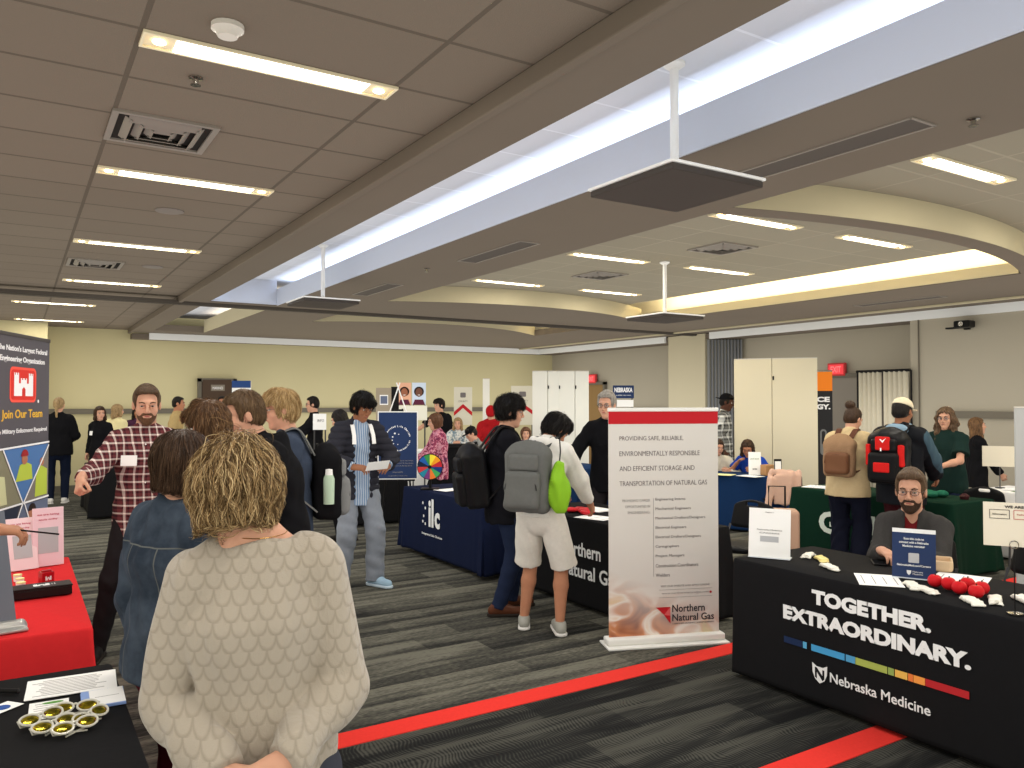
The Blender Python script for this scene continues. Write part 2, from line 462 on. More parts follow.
def sdf_torso(S, r, e, hem=0, drop=.0, k=.05, flat=.70, top=True):
    s = r.s; w = r.w; hp = r.hips
    if drop: S.cap(r.P-r.u1*(.12+drop)*s, r.P+r.u1*.02, (.166*w*hp)*s+e, (.160*w*hp)*s+e, k=k, y=(0,1,0), flat=flat+.03)
    S.cap(r.P-r.u1*(.05+drop)*s, r.W, (.150*w*hp)*s+e, (.132*w)*s+e, k=k, y=(0,1,0), flat=flat)
    if r.belly > 1: S.ell(r.W+V3(0,.03,-.02)*s, V3(.13,.12,.14)*s*r.belly+e, k=.06)
    S.cap(r.W, r.C, .132*w*s+e, .152*w*s+e, k=k, y=r.fw, flat=flat)
    if top:
        S.cap(r.C, r.C+r.u3*.11*s, .152*w*s+e, .088*w*s+e, k=k, y=r.fw, flat=flat+.02)
        S.cap(r.SC-r.u3*.01*s, r.SR-r.xs*.02*s, .058*s+e*.6, .048*s+e*.6, k=.045)
        S.cap(r.SC-r.u3*.01*s, r.SL+r.xs*.02*s, .058*s+e*.6, .048*s+e*.6, k=.045)
        S.cap(r.N+r.u3*.005*s, r.SR-r.u3*.01, .046*s+e*.3, .046*s+e*.5, k=.04)
        S.cap(r.N+r.u3*.005*s, r.SL-r.u3*.01, .046*s+e*.3, .046*s+e*.5, k=.04)

def sleeve(S, r, e, frac=1.0, side='R', k=.035, loose=1.0, cuffr=.036, k2=.02):
    s = r.s; A = r.SR if side == 'R' else r.SL; B = r.ER if side == 'R' else r.EL; C = r.WR if side == 'R' else r.WL
    if frac <= 1:   # short: fraction of the upper arm
        S.cap(A-V3(0,0,.008), A+(B-A)*frac, .051*s+e, (.054*s+e)*loose, k=k, clip=1)
    else:
        f = frac-1
        S.cap(A-V3(0,0,.008), B, .052*s+e, .045*s+e*loose, k=k)
        S.cap(B, B+(C-B)*f, .048*s+e*loose, cuffr*s+e*.7*loose, k=k2, clip=1)

def ball(name, c, r, m, parent, seg=10, sc=(1,1,1)):
    return MB().sphere(tuple(c), r, seg, sc).build(name, m, parent, True)

def strands(S, r, n, L, off, wid, flow, seed, me_base, m, name, root, sel=None, amp=.25, steps=9):
    """fine locks that follow the hair mass; merged with it into one mesh"""
    rs = np.random.RandomState(seed); nv = len(me_base.vertices)
    co = np.empty(nv*3); me_base.vertices.foreach_get('co', co); co = co.reshape(-1, 3)
    no = np.empty(nv*3); me_base.vertices.foreach_get('normal', no); no = no.reshape(-1, 3)
    q = ((co-r.HC) @ r.R)/r.hs
    ok = np.ones(nv, bool) if sel is None else sel(q)
    ids = np.flatnonzero(ok); ids = ids[rs.randint(0, len(ids), n)]
    P = co[ids].copy(); o = (rs.rand(n)*off)[:,None]; path = []
    Ln = L*(.6+.7*rs.rand(n)); ph = rs.rand(n)*6
    def grad(P):
        e = .003; d = S.ev(P); g = np.stack([S.ev(P+V3(*v))-d for v in ((e,0,0),(0,e,0),(0,0,e))], 1)/e
        return d, g/np.maximum(np.linalg.norm(g, axis=1), 1e-6)[:,None]
    for j in range(steps+1):
        d, g = grad(P); tgt = o[:,0]*(.3+.9*j/steps)
        P = P-g*np.clip(d-tgt, -.01, .01)[:,None]; path.append(P.copy())
        ql = ((P-r.HC) @ r.R)/r.hs; fl = flow(ql, ph) @ r.R.T
        fl = fl-g*(fl*g).sum(1)[:,None]; sd = np.cross(fl, g)
        sw = np.sin(ph+j*.9)[:,None]*amp
        fl = fl+sd*sw; fl /= np.maximum(np.linalg.norm(fl, axis=1), 1e-6)[:,None]
        P = P+fl*(Ln/steps)[:,None]
    path = np.stack(path, 1); K = steps+1
    verts = []; rad = wid*(.6+.8*rs.rand(n)); t = np.linspace(0, 1, K); prof = np.sin(np.clip(t*1.0+.08, 0, 1)*PI)**.5
    tang = np.gradient(path, axis=1); up = V3(.3,.2,1)
    a = np.cross(tang, path-r.HC); a /= np.maximum(np.linalg.norm(a, axis=2), 1e-9)[:,:,None]
    b = np.cross(tang, a); b /= np.maximum(np.linalg.norm(b, axis=2), 1e-9)[:,:,None]
    ang = [0, 2.1, 4.2]; RR = (rad[:,None]*prof[None])[:,:,None]
    V = np.stack([path+(a*math.cos(x)+b*math.sin(x)*.6)*RR for x in ang], 2).reshape(-1, 3)
    i = np.arange(n)[:,None,None]; j = np.arange(K-1)[None,:,None]; c = np.arange(3)[None,None,:]
    id0 = (i*K+j)*3+c; id1 = (i*K+j)*3+(c+1) % 3; F = np.stack([id0, id1, id1+3, id0+3], -1).reshape(-1, 4)
    ql = len(me_base.polygons); lv = np.empty(ql*4, np.int32); me_base.loops.foreach_get('vertex_index', lv)
    AV = np.concatenate([co, V]); AF = np.concatenate([lv.reshape(-1, 4), F+nv])
    me = bpy.data.meshes.new(name); me.vertices.add(len(AV)); me.vertices.foreach_set('co', AV.astype('f').ravel())
    me.loops.add(len(AF)*4); me.loops.foreach_set('vertex_index', AF.astype(np.int32).ravel())
    me.polygons.add(len(AF)); me.polygons.foreach_set('loop_start', np.arange(len(AF), dtype=np.int32)*4)
    me.polygons.foreach_set('use_smooth', np.ones(len(AF), bool)); me.update(calc_edges=True)
    at = me.attributes.new('lock', 'FLOAT', 'POINT'); at.data.foreach_set('value', np.concatenate([np.full(nv, .35), np.repeat(rs.rand(n), K*3)]).astype('f'))
    return link(name, me, m, root)

def lockmat(name, stops):
    """hair whose locks differ in tone"""
    m = mat(name, (120,90,60), .42, spec=.45); t = NT(m)
    a = t.n('ShaderNodeAttribute', attribute_name='lock').outputs['Fac']
    f = t.noise(t.mapping(t.coord(), (1,1,.2)), 60, 3, .6, .5)
    t.color(t.ramp(t.math('ADD', t.math('MULTIPLY', a, .6), t.math('MULTIPLY', f, .45)), [(p, srgb(c)) for p, c in stops]))
    t.bump(t.noise(t.mapping(t.coord(), (1,1,.12)), 150, 3), .002, .6)
    return m

def hair_sdf(S, r, st, seed=0):
    s = r.hs; h = r.h; R = r.R; nv = lambda *a: R @ V3(*a)
    def face(zt=.064, y0=.036, w=.13, zb=-.25):
        S.box(h(0, y0+.13, (zt+zb)/2), V3(w, .13, (zt-zb)/2)*s, R, .022*s, .012, 's')
    k = st[0]
    if k == 'short':
        th, top = (st+(.012, .018))[1:3]
        S.ell(h(0,-.016,.034), V3(.076+th,.094+th,.094+top)*s, R, .01)
        S.ell(h(0,-.05,-.015), V3(.066+th*.7,.056+th*.6,.06)*s, R, .02)
        S.cap(h(-.04,.05,.085+top*.4), h(.04,.05,.085+top*.4), .026*s, k=.03)
        face(.084, .044); S.cut(h(0,-.05,-.062), nv(0,.3,-1))
        for q in (-1, 1): S.ell(h(q*.085,.005,-.012), V3(.022,.024,.034)*s, R, .008, 's')
    elif k == 'mop':
        th = (st+(.02,))[1]
        S.ell(h(0,-.014,.030), V3(.078+th,.096+th,.096+th)*s, R, .01)
        S.ell(h(0,-.045,-.015), V3(.078+th*.5,.066,.072)*s, R, .02)
        S.cap(h(-.045,.068,.062), h(.045,.068,.062), .030*s, k=.03)
        S.cap(h(-.02,.03,.12), h(.05,.06,.10), .022*s, k=.03)
        face(.038, .046); S.cut(h(0,-.05,-.075), nv(0,.3,-1))
        for q in (-1, 1): S.ell(h(q*.092,.005,-.02), V3(.02,.022,.03)*s, R, .008, 's')
    elif k == 'bob':
        ln = (st+(.13,))[1]
        S.ell(h(0,-.018,.030), V3(.094,.112,.106)*s, R, .01)
        S.cap(h(0,-.02,.0), h(0,-.028,-ln+.03), .098*s, .088*s, k=.03, y=nv(0,1,0), flat=.93)
        face(.060, .042, .060); S.cut(h(0,0,-ln), nv(0,-.12,-1), .012)
    elif k == 'long':
        ln = (st+(.30,))[1]
        S.ell(h(0,-.016,.032), V3(.090,.108,.104)*s, R, .01)
        S.cap(h(0,-.04,.0), h(0,-.065,-ln), .088*s, .075*s, k=.03, y=nv(0,1,0), flat=.75)
        for q in (-1, 1): S.cap(h(q*.065,.0,.0), h(q*.085,.02,-ln*.85), .034*s, .03*s, k=.03)
        face(.066, .03, .062, -.4)
    elif k in ('pony', 'bun'):
        S.ell(h(0,-.014,.034), V3(.084,.102,.102)*s, R, .01); S.ell(h(0,-.05,-.01), V3(.07,.055,.06)*s, R, .02)
        face(.070, .030); S.cut(h(0,-.05,-.06), nv(0,.3,-1))
        if k == 'pony':
            S.cap(h(0,-.105,.06), h(0,-.135,.03), .022*s, .03*s, k=.02); S.cap(h(0,-.135,.03), h(.01,-.13,-.2), .034*s, .016*s, k=.02)
        else: S.ell(h(-.015,-.080,.135), V3(.056,.052,.048)*s, R, .012)
        for q in (-1, 1): S.ell(h(q*.088,.005,-.01), V3(.022,.024,.034)*s, R, .008, 's')
    HC = r.HC.copy(); rs = np.random.RandomState(seed); a0 = rs.rand()*6
    big = {'long': .006, 'mop': .005, 'bob': .003}.get(k, .0022)*(st[-1] if isinstance(st[-1], float) and st[-1] > 1 else 1)
    def disp(P):
        q = ((P-HC) @ R)/s; an = np.arctan2(q[:,0], q[:,1]+.02)
        return -big*(np.sin(an*17+3*np.sin(q[:,2]*26+a0)+a0)*.55+np.sin(an*41+5*np.sin(q[:,2]*40+1))*.3+.35*np.sin(q[:,2]*70+an*6))
    S.warp(disp)

def person(label, x, y, face, Ht, pose=None, top=None, over=None, legs=None, shoes=None, hair=None, skn='skin_fair', glasses=None, beard=None,
           group=None, res=.009, curlR=(25,35,30), curlL=(25,35,30), hdR=None, hdL=None, nR=None, nL=None, fem=False, z=0, brow=(60,42,30), extra=None, faceon=True, apron=None):
    root = empty('person', (x, y, z), math.radians(face-90), label, 'person', group)
    r = Rig(Ht, **(pose or {})); s = r.s
    bs = random.randint(0, 999)
    # body
    S = SDF(); sdf_head(S, r, fem=fem)
    sdf_torso(S, r, -.018, k=.05)
    for A, B, C in ((r.SR, r.ER, r.WR), (r.SL, r.EL, r.WL)):
        S.cap(A, B, .047*s, .037*s, k=.03); S.cap(B, B+(C-B)*.35, .038*s, .038*s, k=.02); S.cap(B+(C-B)*.3, C, .037*s, .026*s, k=.02)
    for W, E, hd, nn, cu, sd in ((r.WR, r.ER, hdR, nR, curlR, -1), (r.WL, r.EL, hdL, nL, curlL, 1)):
        d = nrm(W-E) if hd is None else nrm(hd)
        n0 = V3(sd*1.0, .0, -.0) if nn is None else V3(*nn)
        if abs(n0 @ d) > .95: n0 = V3(0, -.3, -1)
        n0 = nrm(n0-d*(n0 @ d))
        sdf_hand(S, W, d, n0, s*.97, cu, side=(1 if sd < 0 else -1)*1)
    for H, K, A in ((r.HR, r.KR, r.AR), (r.HL, r.KL, r.AL)):
        S.cap(H, K, .072*s, .052*s, k=.04); S.cap(K, K+(A-K)*.35, .053*s, .056*s, k=.02, y=(0,1,0), flat=.95); S.cap(K+(A-K)*.35, A, .056*s, .034*s, k=.02)
    for A, f in ((r.AR, r.fR), (r.AL, r.fL)):
        S.cap(A-f*.03*s-V3(0,0,.03*s), A+f*.13*s-V3(0,0,.045*s), .030*s, .026*s, k=.02)
    body = link('body', S.mesh(res, 'body'), MAT[skn], root)
    # face
    if faceon:
        for q in (-1, 1):
            e = ball('eye', r.h(q*.031,.0775,.012), .0122*s, MAT['eye_white'], root, 12)
            ball('iris', r.h(q*.031,.0775,.012)+r.R @ V3(0,.0058,-.0012)*s, .0078*s, MAT['iris'], e, 8)
            MB().tube([r.h(q*.015,.094,.030), r.h(q*.030,.094,.036), r.h(q*.047,.082,.031)], .0036*s, 5).build('eyebrow', mat('brow_%d' % brow[0], brow, .8), root)
        MB().tube([r.h(-.021,.087,-.056), r.h(-.008,.0945,-.053), r.h(.008,.0945,-.053), r.h(.021,.087,-.056)], lambda t: (.0022+.0028*math.sin(t*PI))*s, 6).build('lips', MAT['lips'], root, True)
    if hair:
        H = SDF(); hair_sdf(H, r, hair[0], bs)
        if len(hair) > 2 and hair[2]: hair[2](H, r)
        hm = H.mesh(min(res, .008), 'hair')
        if len(hair) > 3 and hair[3]: hair[3](H, r, hm, root, hair[1])
        else: link('hair', hm, hair[1], root)
    if beard:
        B = SDF(); h = r.h; sc = r.hs
        B.ell(h(0,.019,-.047), V3(.0595,.0745,.0735)*sc, r.R, .02); B.ell(h(0,.065,-.099), V3(.026,.0235,.0215)*sc, r.R, .03)
        B.cap(h(-.022,.087,-.041), h(.022,.087,-.041), .0075*sc, k=.01)
        B.box(h(0,.10,.035), V3(.12,.15,.065)*sc, r.R, .01, .012, 's'); B.box(h(0,-.08,0), V3(.12,.095,.2)*sc, r.R, .01, .01, 's')
        B.ell(h(0,.098,-.055), V3(.021,.02,.007)*sc, r.R, .004, 's')
        link('beard', B.mesh(min(res, .006), 'beard'), beard, root)
    if glasses:
        g = MB(); 
        for q in (-1, 1):
            g.tube([r.h(q*.032+.023*math.cos(t)*1.0, .103-.1*abs(math.cos(t)*.02), .012+.017*math.sin(t)) for t in [k*2*PI/14 for k in range(14)]], .0016*s, 5, True)
            g.tube([r.h(q*.055,.100,.016), r.h(q*.072,.085,.016), r.h(q*.081,.0,.010)], .0016*s, 5)
        g.tube([r.h(-.009,.103,.016), r.h(0,.106,.019), r.h(.009,.103,.016)], .0014*s, 5)
        gl = g.build('glasses', glasses, root)
        ln = MB()
        for q in (-1, 1):
            M = Matrix.Translation(Vector(r.h(q*.032,.1025,.012))) @ Matrix(r.R).to_4x4()
            ln.cyl((0,-.0006,0), (0,.0006,0), .022*s, seg=14)
            for v in list(ln.bm.verts)[-28:]: v.co = M @ v.co
        ln.build('lens', MAT['lens'], gl)
    # garments
    if legs:
        kind, m = legs[0], legs[1]; e = legs[2] if len(legs) > 2 else .012; L = SDF()
        L.cap(r.P+V3(0,0,.08)*s, r.P-V3(0,0,.05)*s, .135*r.w*s+.012, .150*r.w*r.hips*s+.008, k=.04, y=(0,1,0), flat=.72)
        if r.seat: L.cap(r.P-V3(0,.02,.03)*s, r.P+V3(0,.05,-.03), .13*s, k=.05)
        L.cut(r.P+V3(0,0,.10)*s, (0,0,1))
        for q, H, K, A in ((1, r.HR, r.KR, r.AR), (-1, r.HL, r.KL, r.AL)):
            if kind == 'shorts':
                Kx = H+(K-H)*1.0+V3(q*.022,0,0)
                L.cap(H-V3(0,0,.0), Kx, .074*s+e*.8, .068*s+e*1.0, k=.012, clip=1)
            else:
                fl = 1.25 if kind == 'wide' else 1.0
                if r.seat: L.cap(H, K, .080*s+e, .062*s+e, k=.03)
                else: L.cap(H+V3(q*.005,0,0), K, .080*s+e, .060*s+e, k=.03)
                L.cap(K, A-V3(0,0,.025*s), .060*s+e*fl, (.043*s+e)*fl, k=.03, clip=1)
        L.warp(folds(.004 if kind != 'wide' else .007, 55, bs, .6))
        link({'shorts': 'shorts', 'wide': 'trousers', 'jeans': 'jeans'}.get(kind, 'trousers'), L.mesh(res, 'legs'), m, root)
    def garment(spec, nm):
        kind, m = spec[0], spec[1]; o = spec[2] if len(spec) > 2 else {}
        e = o.get('e', .012); G = SDF(); drop = o.get('drop', .03)
        sdf_torso(G, r, e, drop=drop)
        if o.get('pre'): o['pre'](G, r)
        G.cut(r.P-r.u1*(.05+drop)*s-V3(0,0,o.get('hemz', .06))*s, (0,0,-1))
        fr = o.get('frac', 1.97)
        if fr > 0:
            for sd in ('R', 'L'): sleeve(G, r, e+o.get('se', 0), o.get('frac'+sd, fr), sd, loose=o.get('loose', 1.0), cuffr=o.get('cuffr', .036), k=o.get('sk', .035), k2=o.get('sk', .02))
        if o.get('collar'): G.tor(r.N+r.u3*.012*s-V3(0,.004,0), nrm(r.u3+V3(0,-.25,0)), .060*s, .017*s, k=.012)
        if o.get('hood'):
            G.tor(r.N+r.u3*.0*s-V3(0,.012,0), nrm(r.u3+V3(0,-.35,0)), .085*s, .034*s, k=.03)
            G.ell(r.N+V3(0,-.085,-.02)*s, V3(.125,.065,.095)*s, k=.04)
            G.ell(r.N+V3(0,-.075,.055)*s, V3(.07,.035,.035)*s, k=.03, op='s')
        if o.get('open'):   # an open front: a wedge is left out so the layer below shows
            a = o['open']; G.box(r.C+r.fw*.14*s+V3(0,0,-.04)*s, V3(a, .11, .55)*s, np.stack([r.xs, r.fw, np.cross(r.xs, r.fw)], 1), .01, .01, 's')
        if o.get('vneck'): G.ell(r.N+r.fw*.075*s-r.u3*.03*s, V3(.05,.06,.07)*s, k=.01, op='s')
        if o.get('boat'): G.ell(r.N+r.u3*.03*s, V3(.085,.085,.045)*s, k=.02, op='s')
        if o.get('puff'):
            pz = o['puff']; f0 = folds(.0025, 60, bs)
            def pf(P, f0=f0): return f0(P)-.017*np.abs(np.sin(P[:,2]*PI/pz+.25*np.sin(P[:,0]*9)))**.6+.010
            G.warp(pf)
        else: G.warp(folds(o.get('amp', .006), o.get('ff', 48), bs, o.get('zs', .7)))
        if o.get('post'): o['post'](G, r)
        return link(nm, G.mesh(o.get('res', res), nm), m, root)
    gs = []
    if top: gs.append(garment(top, top[0]))
    if over: gs.append(garment(over, over[0]))
    if shoes:
        sole, up = shoes[0], shoes[1]
        for A, f in ((r.AR, r.fR), (r.AL, r.fL)):
            z0 = A[2]-.085*s; g = V3(A[0], A[1], z0)
            U = SDF(); U.cap(g-f*.045*s+V3(0,0,.045*s), g+f*.165*s+V3(0,0,.036*s), .040*s, .036*s, k=.02)
            U.cap(A-f*.01*s-V3(0,0,.005), g+f*.07*s+V3(0,0,.055*s), .044*s, .036*s, k=.03); U.cut(g+V3(0,0,.012*s), (0,0,-1)); U.cut(A+V3(0,0,.012*s), (0,0,1))
            u = link('shoe', U.mesh(min(res, .010), 'shoe'), up, root)
            T = SDF(); T.cap(g-f*.045*s+V3(0,0,.014*s), g+f*.168*s+V3(0,0,.014*s), .047*s, .043*s, k=.02, y=None)
            T.cut(g+V3(0,0,.024*s), (0,0,1)); T.cut(g+V3(0,0,.001), (0,0,-1)); link('sole', T.mesh(min(res, .010), 'sole'), sole, u)
    if extra: extra(root, r)
    return root, r

def world(root, p):
    """a point given in a person's own frame, in the room"""
    return Matrix.Translation(root.location) @ Matrix.Rotation(root.rotation_euler.z, 4, 'Z') @ Vector(tuple(p))

def backpack(label, root, r, body_m, trim_m, w=.30, h=.46, d=.17, off=(0,0,0), tilt=0, pocket_m=None, res=.009, group=None, strap_m=None, cat='backpack', style=0):
    """worn on the back of person (root, r): its own thing, standing in the same frame"""
    s = r.s; top = r.SC+V3(0,0,.01); back = -r.fw
    bc = r.C-r.u2*.06*s+back*(.115*s+d/2+.01)+V3(*off)
    t = empty('backpack', tuple(root.location), root.rotation_euler.z, label, cat, group)
    X = r.xs; Z = nrm(r.u2+back*math.sin(math.radians(tilt))); Y = nrm(np.cross(Z, X)); X = np.cross(Y, Z); R = np.stack([X, Y, Z], 1)
    L = lambda a, b, c: bc+R @ V3(a, b, c)
    B = SDF(); B.box(L(0,0,-.02), V3(w/2, d/2, h/2-.02), R, .055, .02); B.ell(L(0,0,h/2-.07), V3(w/2*.93, d/2*.95, .10), R, .05)
    B.warp(folds(.005, 38, int(w*1000), .8)); link('bag_body', B.mesh(res, 'bag'), body_m, t)
    Q = SDF(); Q.box(L(0,-d/2-.015,-h*.17), V3(w*.40, .045, h*.27), R, .04, .02); Q.warp(folds(.004, 45, 5, .8))
    link('front_pocket', Q.mesh(res, 'pocket'), pocket_m or body_m, t)
    if style != 2:
        Q = SDF(); Q.box(L(0,-d/2-.004,h*.22), V3(w*.34, .03, h*.12), R, .025, .02); link('top_pocket', Q.mesh(res, 'pocket'), pocket_m or body_m, t)
    sm = strap_m or trim_m
    for q in (-1, 1):
        sh = r.SR if q > 0 else r.SL; mid = r.SC+(sh-r.SC)*.52
        fw = r.fw; u = r.u3
        pts = [L(q*w*.22, d*.45, h*.40), mid+u*.085*s-fw*.07*s, mid+u*.098*s+fw*.01*s, mid+u*.05*s+fw*.085*s, mid-u*.08*s+fw*.135*s+X*q*.01, mid-u*.2*s+fw*.12*s+X*q*.035, r.W+X*q*.158*s+r.u2*.06+fw*.02, L(q*w*.40, d*.4, -h*.36)]
        P = [Vector(p) for p in pts]; sm_pts = []
        for i in range(len(P)-1):
            p0, p1, p2, p3 = P[max(i-1, 0)], P[i], P[i+1], P[min(i+2, len(P)-1)]
            for k in range(5):
                tt = k/5; sm_pts.append(.5*((2*p1)+(p2-p0)*tt+(2*p0-5*p1+4*p2-p3)*tt*tt+(3*p1-p0-3*p2+p3)*tt**3))
        sm_pts.append(P[-1])
        MB().ribbon(sm_pts, .055*s, .010, tuple(X)).build('strap', sm, t, True)
    MB().tube([L(-.04,d*.3,h*.47), L(-.03,d*.3,h*.54), L(.03,d*.3,h*.54), L(.04,d*.3,h*.47)], .007, 6).build('grab_handle', trim_m, t, True)
    z = MB()
    z.tube([L(w*.5*math.cos(a)*.96, -d*.28, -.03+ (h*.42)*math.sin(a)) for a in [PI*k/12 for k in range(13)]], .004, 5)
    z.tube([L(w*.36*math.cos(a), -d/2-.052, -h*.17+h*.22*math.sin(a)) for a in [PI*k/10 for k in range(11)]], .004, 5)
    z.build('zip', trim_m, t)
    return t, L

# ------------------------------------------------------------------ the hall
def struct(o): o['kind'] = 'structure'; return o
ZS, ZT, ZL, ZP, ZC = 3.05, 3.27, 3.12, 2.93, 3.40         # soffit, raised tiles, left tile field, perimeter bulkhead
def tile_mat(name, rgb, ox, oy, lw=.012, gc=.62):
    m = mat(name, rgb, .85, spec=.1); t = NT(m)
    v = t.mapping(t.pos(), (1,1,1), (-ox,-oy,0))
    br = t.n('ShaderNodeTexBrick', offset=0.0, squash=1.0)
    t.set(br.inputs['Vector'], v); c = srgb(rgb)
    for k, val in (('Scale', 1.0), ('Mortar Size', lw), ('Mortar Smooth', .2), ('Bias', 0), ('Brick Width', 1.04), ('Row Height', .52)): br.inputs[k].default_value = val
    br.inputs['Color1'].default_value = (*c, 1); br.inputs['Color2'].default_value = (*[q*.93 for q in c], 1); br.inputs['Mortar'].default_value = (*[q*gc for q in c], 1)
    t.color(br.outputs[0]); t.bump(t.math('ADD', t.math('MULTIPLY', br.outputs[1], -2), t.noise(t.pos(), 180, 2)), .003, .5); return m
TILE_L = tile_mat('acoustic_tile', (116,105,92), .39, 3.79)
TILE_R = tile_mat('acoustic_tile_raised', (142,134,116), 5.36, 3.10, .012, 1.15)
TILE_C = tile_mat('acoustic_tile_cove_lit', (214,216,222), 2.30, 3.00, .010, 1.15)  # paler, bluer tile: the trough's cool light put into its colour
def paint(name, rgb, b=.1):
    m = mat(name, rgb, .75, spec=.2); t = NT(m); c = srgb(rgb)
    f = t.noise(t.pos(), 1.3, 3); t.color(t.mix(f, tuple(v*.95 for v in c), tuple(v*1.04 for v in c)))
    t.bump(t.noise(t.pos(), 220, 2), .001, b); return m
SOF = paint('soffit_paint', (108,98,86)); FAC = paint('fascia_lit_tone', (182,172,142)); WALLP = paint('wall_covering', (190,180,140)); WAIN = paint('wainscot', (170,160,140))  # fascia: the soffit's paint made paler, cove light put into the colour
WALLR = paint('wall_covering_right', (160,152,134)); RAIL = mat('rail_grey', (104,98,86), .6); BAND = mat('cove_lip_lit_tone', (190,194,204), .6)  # band tone carries the cool cove light on the trough lips

BAND2 = mat('perimeter_lit_tone', (226,226,222), .6)  # white stands in for light washing the perimeter fascia
# floor: plank carpet with streaks, darker rippled carpet in the near aisle
fm = mat('carpet', (60,60,58), .97, spec=.05); t = NT(fm); P = t.pos(); x, y, z = t.sep(P)
def streak_carpet(t, P, near):
    br = t.n('ShaderNodeTexBrick', offset=.37, squash=1.0)
    t.set(br.inputs['Vector'], t.mapping(P, (1,1,1), (.2,.06,0)))
    for k, val in (('Scale', 1.0), ('Mortar Size', .0), ('Bias', 0), ('Brick Width', 1.0), ('Row Height', .36 if near else .25)): br.inputs[k].default_value = val
    br.inputs['Color1'].default_value = (.25,.25,.25,1); br.inputs['Color2'].default_value = (.75,.75,.75,1)
    tile = br.outputs[0]
    tv = t.n('ShaderNodeSeparateColor'); t.set(tv.inputs[0], tile); tl = tv.outputs[0]
    # each plank fades from a light edge to a dark one
    gy = t.math('FRACT', t.math('DIVIDE', t.math('ADD', y, .06), .36 if near else .25))
    st = t.noise(t.mapping(P, (.9, 7.5, 1)), 1.2, 5, .6, .6)
    v = t.math('ADD', t.math('MULTIPLY', tl, .45), t.math('MULTIPLY', st, .95))
    v = t.math('ADD', v, t.math('MULTIPLY', gy, .22))
    if near:
        wv = t.n('ShaderNodeTexWave', wave_type='BANDS', bands_direction='X')
        t.set(wv.inputs['Vector'], t.mapping(P, (1,1.6,1))); wv.inputs['Scale'].default_value = 16; wv.inputs['Distortion'].default_value = 22; wv.inputs['Detail'].default_value = 1; wv.inputs['Detail Scale'].default_value = .22
        v = t.math('ADD', v, t.math('MULTIPLY', t.math('SUBTRACT', wv.outputs['Fac'], .5), .20))
    else:
        d = t.noise(t.mapping(P, (26, 95, 1)), 1.0, 2, .5)
        v = t.math('ADD', v, t.math('MULTIPLY', t.math('SUBTRACT', d, .5), .55))
    return v
va = streak_carpet(t, P, False); vb = streak_carpet(t, P, True)
ca = t.ramp(va, [(.46, srgb((28,28,27))), (.68, srgb((54,53,49))), (.86, srgb((82,80,71))), (1.0, srgb((106,103,91)))])
cb = t.ramp(vb, [(.52, srgb((26,26,26))), (.80, srgb((40,40,38))), (1.0, srgb((72,71,64)))])
t.color(t.mix(t.math('LESS_THAN', y, 3.76), ca, cb)); t.bump(t.noise(P, 240, 3), .004, .6)
struct(MB().box((3.6, 5.9, -.05), (17.6, 23.4, .1)).build('floor', fm))
RS = cloth('red_carpet', (214,54,46), .1, 60, .3, wr=False)
struct(MB().box((3.2, 3.85, .002), (16, .165, .005)).build('trim_1', RS)); struct(MB().box((3.2, 2.45, .002), (16, .165, .005)).build('trim_2', RS))

# tile fields
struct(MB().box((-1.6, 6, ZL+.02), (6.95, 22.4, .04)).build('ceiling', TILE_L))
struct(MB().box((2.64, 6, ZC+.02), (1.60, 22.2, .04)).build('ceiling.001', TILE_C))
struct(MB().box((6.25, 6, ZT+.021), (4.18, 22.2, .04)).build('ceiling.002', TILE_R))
CB = paint('cove_back', (232,226,205))
struct(MB().box((8.86, 6, 3.62), (1.12, 22.2, .04)).build('ceiling.006', CB)); struct(MB().box((8.325, 6, 3.455), (.03, 22.2, .33)).build('trim_27', CB))

def slab(name, outer, holes, z0, z1, m):
    cu = bpy.data.curves.new(name, 'CURVE'); cu.dimensions = '2D'; cu.fill_mode = 'BOTH'; cu.extrude = (z1-z0)/2
    for pts in [outer]+holes:
        sp = cu.splines.new('POLY'); sp.points.add(len(pts)-1)
        for q, (a, b) in zip(sp.points, pts): q.co = (a, b, 0, 1)
        sp.use_cyclic_u = True
    o = bpy.data.objects.new(name, cu); COL.objects.link(o); me = eval_mesh(o); bpy.data.objects.remove(o)
    for v in me.vertices: v.co.z += (z0+z1)/2
    me.materials.clear(); return link(name, me, m)
def arc(y0, sag, x0=4.20, x1=8.95, n=28, skew=0):
    """curved bay end: parabola through both sides, bowed towards -y by sag at the middle"""
    return [(x0+(x1-x0)*k/n, y0+skew*k/n-sag*(1-((k/n-.45)/.55)**2)) for k in range(n+1)]
arcA = arc(3.98, .49); arcB0 = arc(4.18, .50); arcB1 = arc(10.15, .85); arcC = arc(13.4, 1.12)
bays = [ [(8.95,-3.0),(4.20,-3.0)]+arcA, arcB0+arcB1[::-1], [(4.20,11.72),(8.95,11.72)]+arcC[::-1] ]
coves = [[(2.19,-4.6),(3.09,-4.6),(3.09,11.13),(2.19,11.13)], [(2.19,11.66),(3.09,11.66),(3.09,16.2),(2.19,16.2)]]
s0 = slab('ceiling.003', [(1.85,-4.9),(11.38,-4.9),(11.38,16.85),(1.85,16.85)], bays+coves, ZS, 3.17, SOF); struct(s0)
